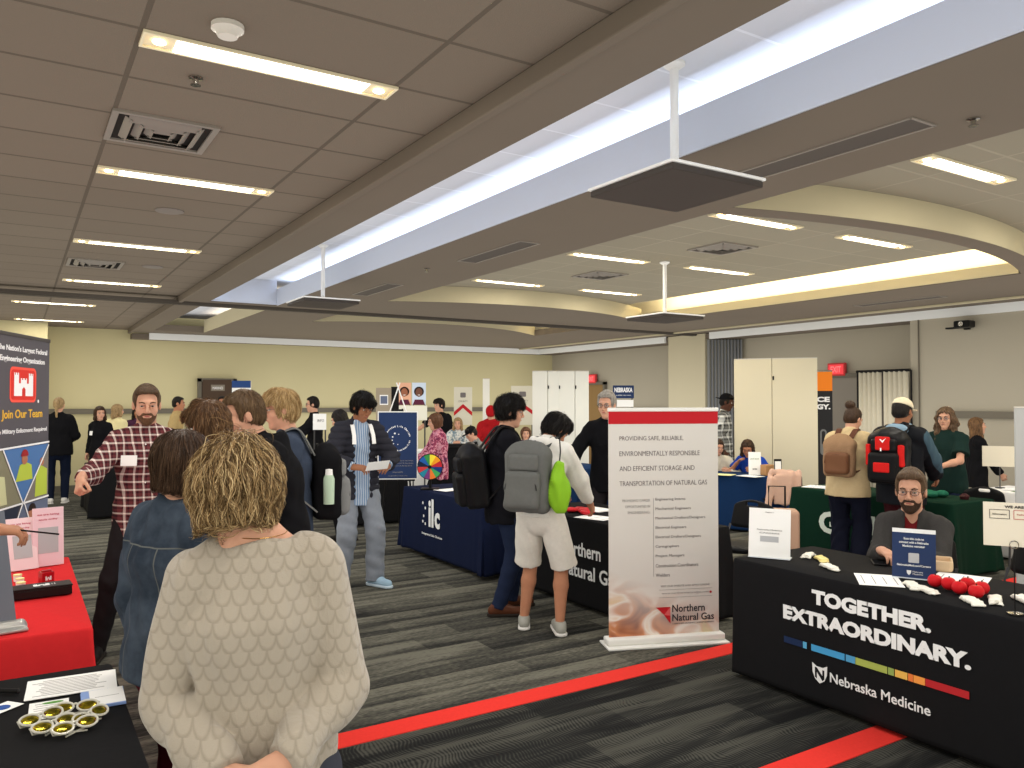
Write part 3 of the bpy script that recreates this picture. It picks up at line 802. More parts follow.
# walls of the bays from the soffit up to the tiles (open along the lit right side)
def skirt(name, pts, z0, z1, m, th=.03):
    mb = MB()
    for (a, b), (c, d) in zip(pts[:-1], pts[1:]):
        v = Vector((c-a, d-b, 0)); n = Vector((-v.y, v.x, 0)).normalized()*th
        f = [mb.bm.verts.new(p) for p in ((a,b,z0),(c,d,z0),(c,d,z1),(a,b,z1),(a+n.x,b+n.y,z0),(c+n.x,d+n.y,z0),(c+n.x,d+n.y,z1),(a+n.x,b+n.y,z1))]
        for q in ((0,1,2,3),(5,4,7,6),(4,5,1,0),(3,2,6,7)): mb.bm.faces.new([f[i] for i in q])
    return struct(mb.build(name, m))
g = .003
skirt('trim_3', [(x_, y_-g) for x_, y_ in arcA], ZS+.004, ZT, FAC, .02); skirt('trim_4', [(x_, y_+g) for x_, y_ in arcB0[::-1]], ZS+.004, ZT, FAC, .02)
skirt('trim_5', [(x_, y_-g) for x_, y_ in arcB1], ZS+.004, ZT, FAC, .02); skirt('trim_6', [(x_, y_-g) for x_, y_ in arcC], ZS+.004, ZT, FAC, .02)
for n_, (ya, yb) in (('trim_7', (-3.0, 3.85)), ('trim_8', (4.1, 10.0)), ('trim_9', (11.8, 13.2))):
    struct(MB().box((4.19, (ya+yb)/2, (ZS+ZT)/2+.01), (.02, yb-ya, ZT-ZS-.006)).build(n_, FAC))
struct(MB().box((9.40, 6, 3.39), (.04, 21.6, .44)).build('trim_10', CB))
# lips of the openings, cove light painted into their pale tones
struct(MB().box((8.94, .5, 3.12), (.02, 6.6, .12)).build('trim_11', FAC)); struct(MB().box((8.94, 7.1, 3.12), (.02, 5.8, .12)).build('trim_12', FAC))
struct(MB().box((3.085, 3.25, 3.165), (.02, 15.7, .23)).build('trim_13', BAND)); struct(MB().box((2.64, 11.12, 3.23), (.88, .02, .34)).build('trim_14', BAND))
struct(MB().box((3.085, 13.9, 3.165), (.02, 4.5, .23)).build('trim_15', FAC))
# mouldings, partition track, edge drops
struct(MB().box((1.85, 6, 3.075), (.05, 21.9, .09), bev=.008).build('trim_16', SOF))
tr = MB(); tr.box((3.3, 11.37, 3.045), (17, .16, .04)); tr.box((3.3, 11.33, 3.02), (17, .04, .02)); tr.box((3.3, 11.41, 3.02), (17, .04, .02)); struct(tr.build('trim_17', mat('track_dark', (78,72,66), .5)))
struct(MB().box((10.8, 6, 3.035), (.05, 21.9, .03), bev=.006).build('trim_18', FAC))
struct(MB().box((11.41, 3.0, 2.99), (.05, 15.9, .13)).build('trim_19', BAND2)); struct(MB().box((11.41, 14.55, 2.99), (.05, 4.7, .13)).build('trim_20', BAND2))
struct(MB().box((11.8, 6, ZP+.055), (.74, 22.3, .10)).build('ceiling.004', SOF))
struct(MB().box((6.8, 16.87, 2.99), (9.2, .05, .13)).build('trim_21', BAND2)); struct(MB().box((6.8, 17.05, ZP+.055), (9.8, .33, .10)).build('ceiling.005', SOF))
# walls
def wall(name, c, d, m=WALLP): return struct(MB().box(c, d).build(name, m))
wall('wall_far', (3.3, 17.3, 1.73), (17.6, .2, 3.46)); wall('wall_left', (-5.15, 6, 1.73), (.2, 23, 3.46)); wall('wall_back', (3.3, -5.1, 1.73), (17.6, .2, 3.46))
wall('wall_right', (12.15, 6, 1.5), (.2, 22.8, 3.0), WALLR)
wall('wall_right_panel', (11.72, 1.1, 1.5), (.6, 11.6, 3.0), WALLR)
wall('wall_left_return', (-.43, 16.75, 1.5), (1.8, .9, 3.24))
struct(MB().box((11.40, 6.76, 1.5), (.02, .012, 3.0)).build('trim_22', RAIL))
# rails: dark cap over the wainscot
rl = MB(); rl.box((6.0, 17.18, 1.52), (12.1, .05, .10)); struct(rl.build('trim_23', RAIL))
struct(MB().box((12.03, 13.6, 1.52), (.05, 7.0, .10)).build('trim_24', RAIL)); struct(MB().box((11.40, .9, 1.52), (.05, 11.2, .10)).build('trim_25', RAIL)); struct(MB().box((12.03, 7.05, 1.52), (.05, .3, .10)).build('trim_26', RAIL))
struct(MB().box((6.0, 17.17, .06), (12.1, .03, .12)).build('baseboard_far', RAIL)); struct(MB().box((12.03, 12, .06), (.03, 10, .12)).build('baseboard_right', RAIL))
wall('wall_pillar', (11.72, 11.6, 1.51), (.62, 1.02, 3.06), paint('pillar_paint', (190,180,152)))
# folding partition panels stacked in their pocket
fp = MB()
for k in range(11): 
    a = 11.44+.052*k; fp.box((a, 11.02-.035*k, 1.49), (.028, .05, 2.86), bev=.006)
pt = tag(fp.build('folding_partition', mat('partition_metal', (168,172,178), .35, .7)), 'grey ribbed folding partition stacked beside the right wall pillar', 'partition')
# doors
DW = mat('door_wood', (132,104,66), .5); DG = mat('door_grey', (132,124,112), .5)
def door(name, axis, a, y_, w, m, h=2.12, double=False):
    mb = MB()
    if axis == 'x':   # on the right wall, plane x=a
        o = struct(mb.box((a-.025, y_, h/2), (.05, w, h)).build(name, m))
        fr = MB(); fr.box((a-.04, y_-w/2-.04, h/2+.03), (.09, .07, h+.06)); fr.box((a-.04, y_+w/2+.04, h/2+.03), (.09, .07, h+.06)); fr.box((a-.04, y_, h+.035), (.09, w+.15, .07)); fr.build('door_frame', RAIL, o)
        if double: MB().box((a-.052, y_, h/2), (.006, .012, h)).build('door_gap', RAIL, o)
        MB().box((a-.085, y_+.06 if double else y_-w/2+.1, 1.02), (.06, .10, .035), bev=.01).build('door_handle', MAT['chrome'], o)
        MB().cyl((a-.10, y_-w/2+.12, .95), (a-.10, y_-w/2+.12, 1.1), .012).build('door_pull', MAT['chrome'], o)
    else:
        o = struct(mb.box((y_, a-.025, h/2), (w, .05, h)).build(name, m))
        fr = MB(); fr.box((y_-w/2-.04, a-.04, h/2+.03), (.07, .09, h+.06)); fr.box((y_+w/2+.04, a-.04, h/2+.03), (.07, .09, h+.06)); fr.box((y_, a-.04, h+.035), (w+.15, .09, .07)); fr.build('door_frame', RAIL, o)
        MB().box((y_+w/2-.1, a-.085, 1.02), (.10, .06, .035), bev=.01).build('door_handle', MAT['chrome'], o)
    return o
door('door_1', 'x', 12.05, 15.45, .95, DW); door('door_2', 'x', 12.05, 8.1, 1.3, DG, 2.12, True)
door('door_3', 'y', 17.2, 3.54, .62, mat('door_brown', (64,52,44), .5), 2.12)

# ------------------------------------------------------------------ ceiling fittings
EM = mat('fluorescent_diffuser', (255,252,244), .5, emis=(255,250,238), estr=9.0); EL = mat('halogen_lamp', (255,240,210), .5, emis=(255,214,150), estr=10.0)
WARMT = mat('fixture_trim', (226,214,180), .5)
def area(name, parent, loc, sx, sy, en, col, rot=(0,0,0), spread=None):
    l = bpy.data.lights.new(name, 'AREA'); l.shape = 'RECTANGLE'; l.size = sx; l.size_y = sy; l.energy = en; l.color = col
    if spread: l.spread = spread
    o = bpy.data.objects.new(name, l); COL.objects.link(o); o.location = loc; o.rotation_euler = rot
    if parent: o.parent = parent
    return o
def fixture(label, x, y, z, grp, e=1.0, first=[]):
    if not first:
        o = empty('ceiling_light', (x, y, z), 0)
        f = MB(); f.box((0,.068,-.004), (1.05,.012,.016)); f.box((0,-.068,-.004), (1.05,.012,.016)); f.box((-.519,0,-.004), (.012,.136,.016)); f.box((.519,0,-.004), (.012,.136,.016))
        f.build('fixture_frame', WARMT, o)
        MB().box((0,0,-.003), (.80,.124,.006)).build('diffuser', EM, o)
        for q in (-1, 1):
            MB().box((q*.456,0,-.002), (.112,.124,.004)).build('lamp_plate', WARMT, o)
            MB().lathe([(.022,0),(.026,-.006),(.020,-.010),(.0,-.010)], (q*.46,0,-.004), 12).build('spot_lamp', EL, o)
        first.append(o)
    else:
        s_ = first[0]; o = s_.copy(); COL.objects.link(o); o.location = (x, y, z)
        for ch in list(s_.children):
            if ch.type == 'LIGHT': continue
            c = ch.copy(); COL.objects.link(c); c.parent = o
    tag(o, label, 'ceiling light', grp)
    area('tube_glow', None, (x, y, z-.012), .80, .12, FIXW*e, (1, .93, .82))
    return o
FIXW = 9.0
gl = 'linear lights in the left tile field'
for lb, x_, y_ in (('nearest long linear light in the dark left tile ceiling, top left of the photo', .92, 3.34), ('second linear light from the front in the left ceiling, just past the square vent', .925, 5.38), ('third linear light back along the left ceiling', .935, 7.87),
                   ('fourth linear light along the left ceiling, beside the farther square vent', .965, 10.47), ('linear light in the left ceiling just past the partition track', .455, 13.08), ('farthest linear light in the left ceiling, close to the far wall', .48, 15.85)):
    fixture(lb, x_, y_, ZL, gl)
gr = 'linear lights in the raised right bays'
for lb, x_, y_ in (('linear light nearest the camera in the raised right bay, top right of the photo', 5.42, 2.87), ('linear light just past the near curved beam, above the square vent', 5.43, 4.65), ('linear light closest to the right wall in the middle bay', 7.10, 4.64),
                   ('linear light in the middle bay just beside the dark long beam', 5.46, 6.70), ('linear light halfway down the middle bay, towards the lit cove', 7.10, 6.65), ('linear light near the far curved beam, next to the dark long beam', 5.48, 8.81),
                   ('farthest linear light of the middle bay, near the far curved beam and hanging speaker', 7.18, 8.80)):
    fixture(lb, x_, y_, ZT, gr, .9)
for k_, (x_, y_, z_) in enumerate(((.92, 1.2, ZL), (.92, -1.2, ZL), (-2.2, 1.2, ZL), (-2.2, 5.4, ZL), (-2.2, 9.6, ZL), (-2.2, -2.2, ZL), (5.42, .9, ZT), (7.1, .9, ZT), (7.12, 2.87, ZT), (5.42, -1.4, ZT))):  # fixtures repeated out of view, added as fill light
    fixture('unseen linear light added for fill behind or left of the camera' if k_ not in (8,) else 'unseen linear light added in the near raised bay above the aisle by the right wall', x_, y_, z_, 'unseen fill lights added behind the camera' if k_ != 8 else gr, 1.0)
# cove lighting: strips lying on the soffit behind the lips
COOL = (.66, .78, 1.0); WARM = (1, .82, .50)
def strip(x, ya, yb, side, en, col, z=3.285, tl=62):
    L = yb-ya
    o = area('cove_strip', None, (x, (ya+yb)/2, z), .05, L, en*L, col)
    o.rotation_euler = (0, math.radians(180-side*tl), 0)
strip(2.08, -4.4, 11.0, 1, 8.0, COOL, 3.19, 35); strip(3.20, -4.4, 11.0, -1, 6.0, COOL, 3.19, 30)
strip(2.10, 11.8, 16.0, 1, 3.0, (1,.86,.66), 3.19, 30); strip(3.20, 11.8, 16.0, -1, 3.0, (1,.86,.66), 3.19, 30)
strip(9.08, 4.3, 10.0, -1, 14.0, WARM, 3.19, 0); strip(9.08, -2.8, 3.8, -1, 8.0, WARM, 3.19, 0); strip(9.08, 11.9, 13.2, -1, 10.0, WARM, 3.19, 0)
# perimeter bulkhead has no lamps: its wash is painted as white bands
for k_, y_ in enumerate((8.9, 13.0)): pass

def copy_tree(o, parent=None):
    c = o.copy(); COL.objects.link(c)
    if parent is not None: c.parent = parent
    for ch in o.children: copy_tree(ch, c)
    return c
# square vents
GV = mat('vent_metal', (150,142,132), .5, .3); GD = mat('vent_dark', (40,38,36), .8)
def vent(label, x, y, z, proto=[]):
    if not proto:
        o = empty('ceiling_vent', (x, y, z))
        f = MB()
        for q in (-1, 1): f.box((q*.235,0,-.006), (.03,.50,.014)); f.box((0,q*.235,-.006), (.44,.03,.014))
        f.build('vent_frame', GV, o); MB().box((0,0,-.001), (.45,.45,.003)).build('backing', GD, o)
        l = MB()
        for r_ in (.17, .115, .06):
            for q in (-1, 1):
                l.box((0,0,0), (r_*2,.045,.004), xf((0,q*r_,-.012), rx=q*.6)); l.box((0,0,0), (.045,r_*2,.004), xf((q*r_,0,-.012), ry=-q*.6))
        l.build('louvre', GV, o); proto.append(o)
    else: o = copy_tree(proto[0]); o.location = (x, y, z)
    tag(o, label, 'ceiling vent', 'square ceiling vents')
vent('square louvred ceiling vent between the first two lights at top left', .63, 4.48, ZL); vent('small farther square vent in the left ceiling behind the third light', .67, 9.09, ZL)
vent('square ceiling vent in the middle bay near the curved beam', 6.09, 5.67, ZT); vent('square ceiling vent deeper in the middle bay, left of the hanging speaker', 6.10, 7.68, ZT)
def slotvent(label, x, y, L):
    o = empty('slot_diffuser', (x, y, ZS), 0, label, 'air diffuser', 'slot diffusers in the long beam'); f = MB()
    for q in (-1, 1): f.box((q*.10,0,-.003), (.015,L,.008)); f.box((0,q*L/2,-.003), (.21,.015,.008))
    f.build('diffuser_frame', GV, o); MB().box((0,0,-.001), (.19,L-.02,.003)).build('slot', mat('slot_dark', (84,78,72), .7), o)
slotvent('long slot air diffuser set in the underside of the dark beam, near end', 3.68, 2.72, 1.15); slotvent('farther slot air diffuser in the underside of the dark beam', 3.66, 6.1, 1.1); slotvent('slot air diffuser in the dark beam close to the second hanging panel', 3.66, 8.9, 1.1)
slotvent('slim slot diffuser in the soffit above the right wall', 10.0, 6.2, 1.2)
# hanging panels on rods
def pendant(label, x, y, zp, proto=[], z0=None):
    z0 = ZC if z0 is None else z0
    if not proto:
        o = empty('hanging_speaker', (x, y, ZC))
        MB().cyl((0,0,0), (0,0,zp-ZC+.02), .022, seg=14).build('rod', MAT['white'], o, True); MB().lathe([(.055,0),(.055,-.012),(.03,-.03),(.022,-.03)], (0,0,0), 18).build('canopy_plate', MAT['white'], o, True)
        b = MB(xf((0,0,zp-ZC), 0)); b.box((0,0,-.018), (.60,.60,.032), bev=.006); b.build('panel', mat('panel_grey', (66,60,56), .6), o)
        b = MB(xf((0,0,zp-ZC), 0)); b.box((0,0,.006), (.62,.62,.014), bev=.004); b.build('panel_rim', MAT['white'], o); MB().lathe([(.0,.05),(.04,.05),(.05,.012),(.0,.012)], (0,0,zp-ZC), 16).build('mount', MAT['black'], o, True)
        proto.append(o)
    else: o = copy_tree(proto[0]); o.location = (x, y, z0)
    tag(o, label, 'hanging speaker', 'flat speakers hung from ceiling rods')
pendant('nearest flat square speaker hanging on a white rod from the lit trough', 2.78, 2.90, 2.78); pendant('flat speaker hanging on a rod at the far end of the lit trough', 2.80, 8.31, 2.78); pendant('flat speaker hanging in the middle bay in front of the warm lit cove', 6.15, 6.58, 2.78, z0=ZT)
def detector(label, x, y, z, r_=.06):
    o = tag(MB().lathe([(0,0),(r_,0),(r_,-.018),(r_*.72,-.030),(r_*.6,-.045),(0,-.048)], (0,0,0), 18).build('smoke_detector', mat('off_white', (206,200,188), .5), None, True), label, 'smoke detector', 'ceiling detectors'); o.location = (x, y, z)
detector('round smoke detector beside the nearest light at top left', .66, 3.07, ZL); detector('smoke detector in the near right bay below the nearest right light', 5.62, 2.50, ZT)
def sprinkler(label, x, y, z):
    o = tag(MB().lathe([(0,0),(.03,0),(.03,-.006),(.012,-.010),(.010,-.028),(.022,-.032),(.022,-.036),(0,-.036)], (0,0,0), 12).build('sprinkler', MAT['chrome'], None, True), label, 'sprinkler', 'ceiling sprinklers'); o.location = (x, y, z)
sprinkler('small chrome sprinkler head in the left ceiling near the first vent', .65, 3.64, ZL); sprinkler('sprinkler head under the dark long beam at top right', 3.85, 2.0, ZS); sprinkler('sprinkler head under the far end of the dark beam', 3.5, 7.2, ZS)
def ceilspk(label, x, y): 
    o = tag(MB().lathe([(0,0),(.10,0),(.10,-.006),(.085,-.010),(0,-.010)], (0,0,0), 24).build('ceiling_speaker', mat('speaker_grille', (120,112,104), .7)), label, 'ceiling speaker', 'round flush speakers'); o.location = (x, y, ZL)
ceilspk('round flush speaker grille between the second and third lights at left', .95, 6.3); ceilspk('round flush grille in the left ceiling past the fourth light', 1.2, 9.0)
# exit signs and camera
def exit_sign(label, y_, z_, h):
    o = empty('exit_sign', (11.98, y_, z_), 0, label, 'exit sign', 'red exit signs')
    MB().box((0,0,0), (.06, .34, h), bev=.008).build('housing', mat('exit_housing', (190,60,60), .5), o)
    MB().box((-.032,0,0), (.006, .29, h-.05)).build('face', mat('exit_face', (214,70,78), .4, emis=(230,60,60), estr=.5), o)
    text('lettering', 'EXIT', mat('exit_red', (250,120,120), .5, emis=(255,90,90), estr=1.2), o, xf((-.037, 0, -h*.24), rz=-PI/2), w=.20, h=h*.48, bold=.02)
exit_sign('red exit sign on the far right wall above the wooden door', 15.40, 2.27, .22); exit_sign('red exit sign on the right wall beside the orange banner', 8.56, 2.26, .22)
cm = empty('security_camera', (11.40, 6.03, 2.78), 0, 'black camera mounted high on the grey right wall', 'camera')
MB().box((-.03,0,0), (.06,.08,.12), bev=.01).build('bracket', MAT['black'], cm); MB().box((-.14,-.02,.01), (.18,.22,.10), bev=.02).build('camera_body', MAT['black'], cm); MB().cyl((-.24,-.02,.01), (-.215,-.02,.01), .035).build('lens_ring', MAT['chrome'], cm); MB().box((-.12,.16,-.03), (.08,.16,.025), bev=.006).build('mount_arm', MAT['black'], cm)

# ------------------------------------------------------------------ furniture and things
def plaque(name, w, h, th, m, parent, M=None, bev=.002):
    """thin upright board in the local xz plane, face towards -y, foot at z=0"""
    return MB(M or Matrix.Identity(4)).box((0,0,h/2), (w,th,h), bev=min(bev, th*.3), seg=1).build(name, m, parent)
def quad(name, pts, m, parent, y=-.001, th=.0012, M=None):
    """flat printed patch: polygon in local xz, just proud of the board"""
    mb = MB((M or Matrix.Identity(4)) @ xf((0,y,0), rx=PI/2)); mb.prism(pts, 0, th); return mb.build(name, m, parent)
def disc(cx, cz, r, n=24, a0=0, a1=2*PI): return [(cx+r*math.cos(a0+(a1-a0)*k/n), cz+r*math.sin(a0+(a1-a0)*k/n)) for k in range(n)]

def table_set(x0, y0, x1, y1, rz, tl, cl, m, hem=.03, h=.73, tc='table', flare=.012, wave=.010, corner_=.035, group=None, cgroup=None):
    """folding table (under) and its fitted cloth (a thing of its own). rz turns about the centre"""
    cx, cy, w, d = (x0+x1)/2, (y0+y1)/2, abs(x1-x0), abs(y1-y0)
    t = empty('folding_table', (cx, cy, 0), rz, tl, 'table', group)
    MB().box((0,0,h-.03), (w-.03,d-.03,.03), bev=.006).build('tabletop', MAT['off'], t)
    for sx in (-1, 1):
        for sy in (-1, 1):
            MB().tube([(sx*(w/2-.08), sy*(d/2-.16), h-.045), (sx*(w/2-.06), sy*(d/2-.14), .01)], .014, 8).build('leg', MAT['greymetal'], t)
    bm = bmesh.new(); per = []; n = 0; rc = .02
    def rrect(w_, d_, r):
        P = []
        for (ax, ay, a0) in ((w_/2-r, d_/2-r, 0), (-w_/2+r, d_/2-r, PI/2), (-w_/2+r, -d_/2+r, PI), (w_/2-r, -d_/2+r, 1.5*PI)):
            for k in range(5): P.append((ax+r*math.cos(a0+k*PI/8), ay+r*math.sin(a0+k*PI/8)))
        Q = []
        for i in range(len(P)):
            a, b = Vector((*P[i], 0)), Vector((*P[(i+1) % len(P)], 0)); L = (b-a).length; k_ = max(1, int(L/.03))
            for k in range(k_): Q.append(a.lerp(b, k/k_))
        return Q
    base = rrect(w, d, rc); N = len(base); rings = []
    zs = [h-.0005, h-.004, h-.014, h-.06, h-.16, h-.3, h-.45, h-.58, hem+.03, hem]
    rnd = random.Random(int((cx+cy)*100)); ph = [rnd.random()*6 for _ in range(4)]
    for j, z in enumerate(zs):
        dn = max(0, (h-.014-z)/(h-hem)); R = []
        for i, p in enumerate(base):
            ux = min(1, abs(abs(p.x)-w/2)/.22+abs(abs(p.y)-d/2)/.22) if (abs(abs(p.x)-w/2) < .2 and abs(abs(p.y)-d/2) < .2) else 1
            nx = 1 if p.x > w/2-.021 else (-1 if p.x < -w/2+.021 else 0); ny = 1 if p.y > d/2-.021 else (-1 if p.y < -d/2+.021 else 0)
            s_ = i*.03; corner = (1-ux)
            wv_ = wave*dn*(.35*math.sin(s_*21+ph[0])+.3*math.sin(s_*9+ph[1])) + corner*dn*corner_*(1+.6*math.sin(s_*40+ph[2]))
            off = [0, .003, .006][min(j, 2)]+flare*dn+wv_
            R.append(bm.verts.new((p.x+nx*off, p.y+ny*off, z)))
        rings.append(R)
    bm.faces.new(rings[0])
    for j in range(len(rings)-1):
        for i in range(N): bm.faces.new((rings[j][i], rings[j+1][i], rings[j+1][(i+1) % N], rings[j][(i+1) % N]))
    bmesh.ops.recalc_face_normals(bm, faces=bm.faces)
    me = bpy.data.meshes.new('tablecloth'); bm.to_mesh(me); bm.free(); me.polygons.foreach_set('use_smooth', [True]*len(me.polygons))
    try: me.set_sharp_from_angle(angle=math.radians(50))
    except Exception: pass
    c = link('tablecloth', me, m); c.location = (cx, cy, 0); c.rotation_euler = (0,0,rz); tag(c, cl, 'tablecloth', cgroup)
    sd = c.modifiers.new('thick', 'SOLIDIFY'); sd.thickness = .002; sd.offset = -1
    return t, c
MAT['off'] = mat('table_laminate', (196,190,178), .5); MAT['greymetal'] = mat('grey_metal', (96,96,98), .4, .7)
def cloth_text(c, body, y_left, y_right, z, h, m, bold=.02, out=.016, sp=1.0, tilt=0):
    """lettering on the -x face of cloth c between two world y values"""
    fx = c.location.x
    w = abs(y_left-y_right); hw = (max(v.co.x for v in c.data.vertices)-min(v.co.x for v in c.data.vertices))/2
    M = xf((FX[c.name]-fx-out, (y_left+y_right)/2-c.location.y, z), rz=-PI/2)
    return text('lettering', body, m, c, M, w=w, h=h, bold=bold, spacing=sp)
FX = {}
WT = mat('white_print', (226,226,222), .7, spec=.1)

# --- black table with the big white words
nt, nc = table_set(3.80, 1.63, 4.56, 3.46, 0, 'folding table under the black cloth lettered TOGETHER. EXTRAORDINARY.', 'black tablecloth printed TOGETHER. EXTRAORDINARY. with a rainbow bar, front right', MAT['black_cloth'], wave=.003, flare=.004, corner_=.006); FX[nc.name] = 3.80
def band_yz(c, y0, y1, z0, z1, m, out=.0175, name='printed_bar'):
    o = MB().box((FX[c.name]-c.location.x-out, (y0+y1)/2-c.location.y, (z0+z1)/2), (.001, abs(y1-y0), abs(z1-z0))).build(name, m, c); return o
cloth_text(nc, 'TOGETHER.', 2.88, 2.20, .572, .082, WT, .055, .0125); cloth_text(nc, 'EXTRAORDINARY.', 3.075, 2.01, .447, .082, WT, .055, .0135)
cols = [((3.07,2.945),(28,44,74)), ((2.94,2.915),(88,160,196)), ((2.885,2.675),(70,150,196)), ((2.668,2.612),(80,150,190)), ((2.61,2.43),(160,172,84)), ((2.425,2.393),(140,160,84)), ((2.388,2.322),(224,176,84)), ((2.318,2.292),(222,120,60)), ((2.29,2.232),(232,150,70)), ((2.23,2.02),(178,42,46))]
for (a, b), c_ in cols: band_yz(nc, a, b, .312, .348, mat('bar_%d_%d_%d' % c_, c_, .7), .0150)
cloth_text(nc, 'Nebraska Medicine', 2.765, 2.205, .172, .052, WT, .012, .0165)
Mlg = xf((3.80-nc.location.x-.0165, 2.83-nc.location.y, .145), rz=-PI/2)
quad('printed_emblem', [(-.048,.105),(-.020,.090),(.020,.090),(.048,.105),(.046,.055),(.030,.020),(0,.0),(-.030,.020),(-.046,.055)], WT, nc, 0, .001, Mlg)
quad('emblem_letter', [(-.030,.030),(-.018,.022),(-.018,.060),(.018,.018),(.030,.030),(.030,.078),(.018,.078),(.018,.045),(-.018,.084),(-.030,.084)], mat('emblem_black', (24,24,26), .8), nc, -.0012, .0008, Mlg)

# --- gas company table
gt, gc = table_set(3.98, 4.36, 4.74, 6.19, 0, 'folding table under the black gas company cloth', 'black tablecloth lettered Northern Natural Gas, behind the roll-up banner', MAT['black_cloth'], wave=.006); FX[gc.name] = 3.98
cloth_text(gc, 'Northern', 5.53, 4.99, .425, .115, WT, .018, .017); cloth_text(gc, 'Natural Gas', 5.53, 4.77, .250, .115, WT, .018, .018)
# --- navy table
it, ic = table_set(3.80, 6.55, 4.56, 8.40, 0, 'folding table under the navy cloth lettered ilc', 'navy tablecloth with a white ilc emblem on its front', MAT['navy_cloth'], hem=.05, wave=.008); FX[ic.name] = 3.80
cloth_text(ic, 'il', 7.72, 7.60, .36, .30, WT, .03, .018); cloth_text(ic, 'c', 7.575, 7.455, .36, .17, WT, .04, .018)
for k, (a, b) in enumerate(((7.80,.55),(7.84,.46),(7.80,.38),(7.86,.60),(7.86,.40))):
    quad('printed_dot', disc(0, 0, .016, 10), WT, ic, 0, .001, xf((3.80-ic.location.x-.018, a-ic.location.y, b), rz=-PI/2))
cloth_text(ic, 'Integrated Life Choices', 7.88, 7.40, .255, .032, WT, .01, .019)
# --- green table
et, ec = table_set(7.52, 4.15, 8.28, 5.98, 0, 'folding table under the dark green cloth', 'dark green tablecloth with pale round G lettering, behind the seated man', MAT['green_cloth'], wave=.016, flare=.02); FX[ec.name] = 7.52
GT = mat('pale_print', (206,214,200), .7); cloth_text(ec, 'G', 5.60, 5.36, .27, .24, GT, .04, .026); cloth_text(ec, 'ab', 5.10, 4.84, .32, .20, GT, .04, .026); cloth_text(ec, 'grow', 5.12, 4.90, .22, .05, GT, .01, .026)
# --- other tables
a_ = math.atan2(-.69, .32)
bt, bc_ = table_set(8.147-.915, 7.726-.30, 8.147+.915, 7.726+.30, a_, 'folding table under the blue cloth beyond the roll-up banner', 'blue tablecloth on the table where two people sit, by the cream partition', MAT['blue_cloth'], wave=.012)
wt, wc = table_set(9.05, 2.9, 9.8, 4.75, 0, 'folding table under the white cloth at far right', 'white tablecloth on the far right table behind the black chair', MAT['white_cloth'], wave=.014)
rt, rc_ = table_set(-.47, 3.87, .29, 5.70, 0, 'folding table under the red cloth at left', 'bright red tablecloth at the left edge of the room', MAT['red_cloth'], wave=.012, flare=.02)
ft, fc = table_set(-.46, 2.02, .31, 3.30, 0, 'folding table under the black cloth in the lower left corner', 'plain black tablecloth in the lower left corner holding sunglasses', MAT['black_cloth'], wave=.012, flare=.02)
t5, c5 = table_set(.95, 12.9, 1.55, 14.4, 0, 'folding table under a black cloth far back at left', 'black tablecloth far back at left beside the ponytailed woman', MAT['black_cloth'], wave=.012)
t6, c6 = table_set(3.95, 10.3, 4.7, 12.2, 0, 'folding table under a dark cloth behind the easel sign', 'dark tablecloth behind the man in the puffer jacket', MAT['black_cloth'], wave=.012)
t7, c7 = table_set(6.9, 9.2, 7.66, 11.0, 0, 'folding table under a blue cloth behind the glasses man', 'blue tablecloth behind the grey-haired man in glasses', MAT['blue_cloth'], wave=.012)
t8, c8 = table_set(5.4, 14.2, 7.2, 14.95, 0, 'folding table under a white cloth near the far wall', 'white tablecloth in front of the far wall booths', MAT['white_cloth'], wave=.012)
# cocktail table with floor-length cloth
ct = empty('cocktail_table', (5.72, 10.82, 0), 0, 'round high cocktail table wrapped in black cloth by the seated blonde woman', 'table')
MB().lathe([(.0,1.04),(.30,1.04),(.30,1.015),(.0,1.015)], seg=28).build('tabletop', MAT['black'], ct); 
pr_ = [(.305,1.046)]
b_ = bmesh.new(); rings = []
for j, z in enumerate((1.046, 1.03, .9, .6, .3, .02)):
    rings.append([b_.verts.new(((.306-(.05*min(1, j/3) if j < 4 else .05-.04*(j-3)/2)+(.012*math.sin(k*PI/3) if j > 1 else 0))*math.cos(2*PI*k/48), (.306-(.05*min(1, j/3) if j < 4 else .05-.04*(j-3)/2)+(.012*math.sin(k*PI/3) if j > 1 else 0))*math.sin(2*PI*k/48), z)) for k in range(48)])
b_.faces.new(rings[0])
for j in range(5):
    for k in range(48): b_.faces.new((rings[j][k], rings[j+1][k], rings[j+1][(k+1) % 48], rings[j][(k+1) % 48]))
me = bpy.data.meshes.new('cloth_cover'); b_.to_mesh(me); b_.free(); me.polygons.foreach_set('use_smooth', [True]*len(me.polygons)); link('cloth_cover', me, MAT['black_cloth'], ct)
MB().cyl((0,0,.02), (0,0,1.02), .03).build('post', MAT['greymetal'], ct)

# --- roll-up banner, gas company
def rollup(label, x, y, rz, w, h, face, base=MAT['alu'], bh=.05, bd=.24, tilt=0, feet=True, rail=None):
    o = empty('roll_up_banner', (x, y, 0), rz, label, 'banner')
    b = MB(); b.box((0,0,.012+bh/2), (w+.05, bd*.5, bh), bev=.012, seg=3); b.box((0,0,.007), (w+.07, bd, .014), bev=.004); b.build('base', base, o, True)
    p = MB(); p.box((0,.0,bh+h/2), (w,.004,h)); pn = p.build('banner_panel', face, o)
    MB().box((0,0,bh+h+.012), (w+.012,.018,.026), bev=.006).build('top_rail', rail or base, o); MB().cyl((0,.03,.03), (0,.03,bh+h), .009, seg=8).build('pole', MAT['greymetal'], o)
    return o
nb = mat('banner_gas', (196,192,184), .55, spec=.25); t = NT(nb); x, y, z = t.sep(t.coord('Object'))
warm = t.noise(t.mapping(t.coord('Object'), (2.2,1,3.4), (.3,0,.1)), 1.6, 2, .4, 1.2)
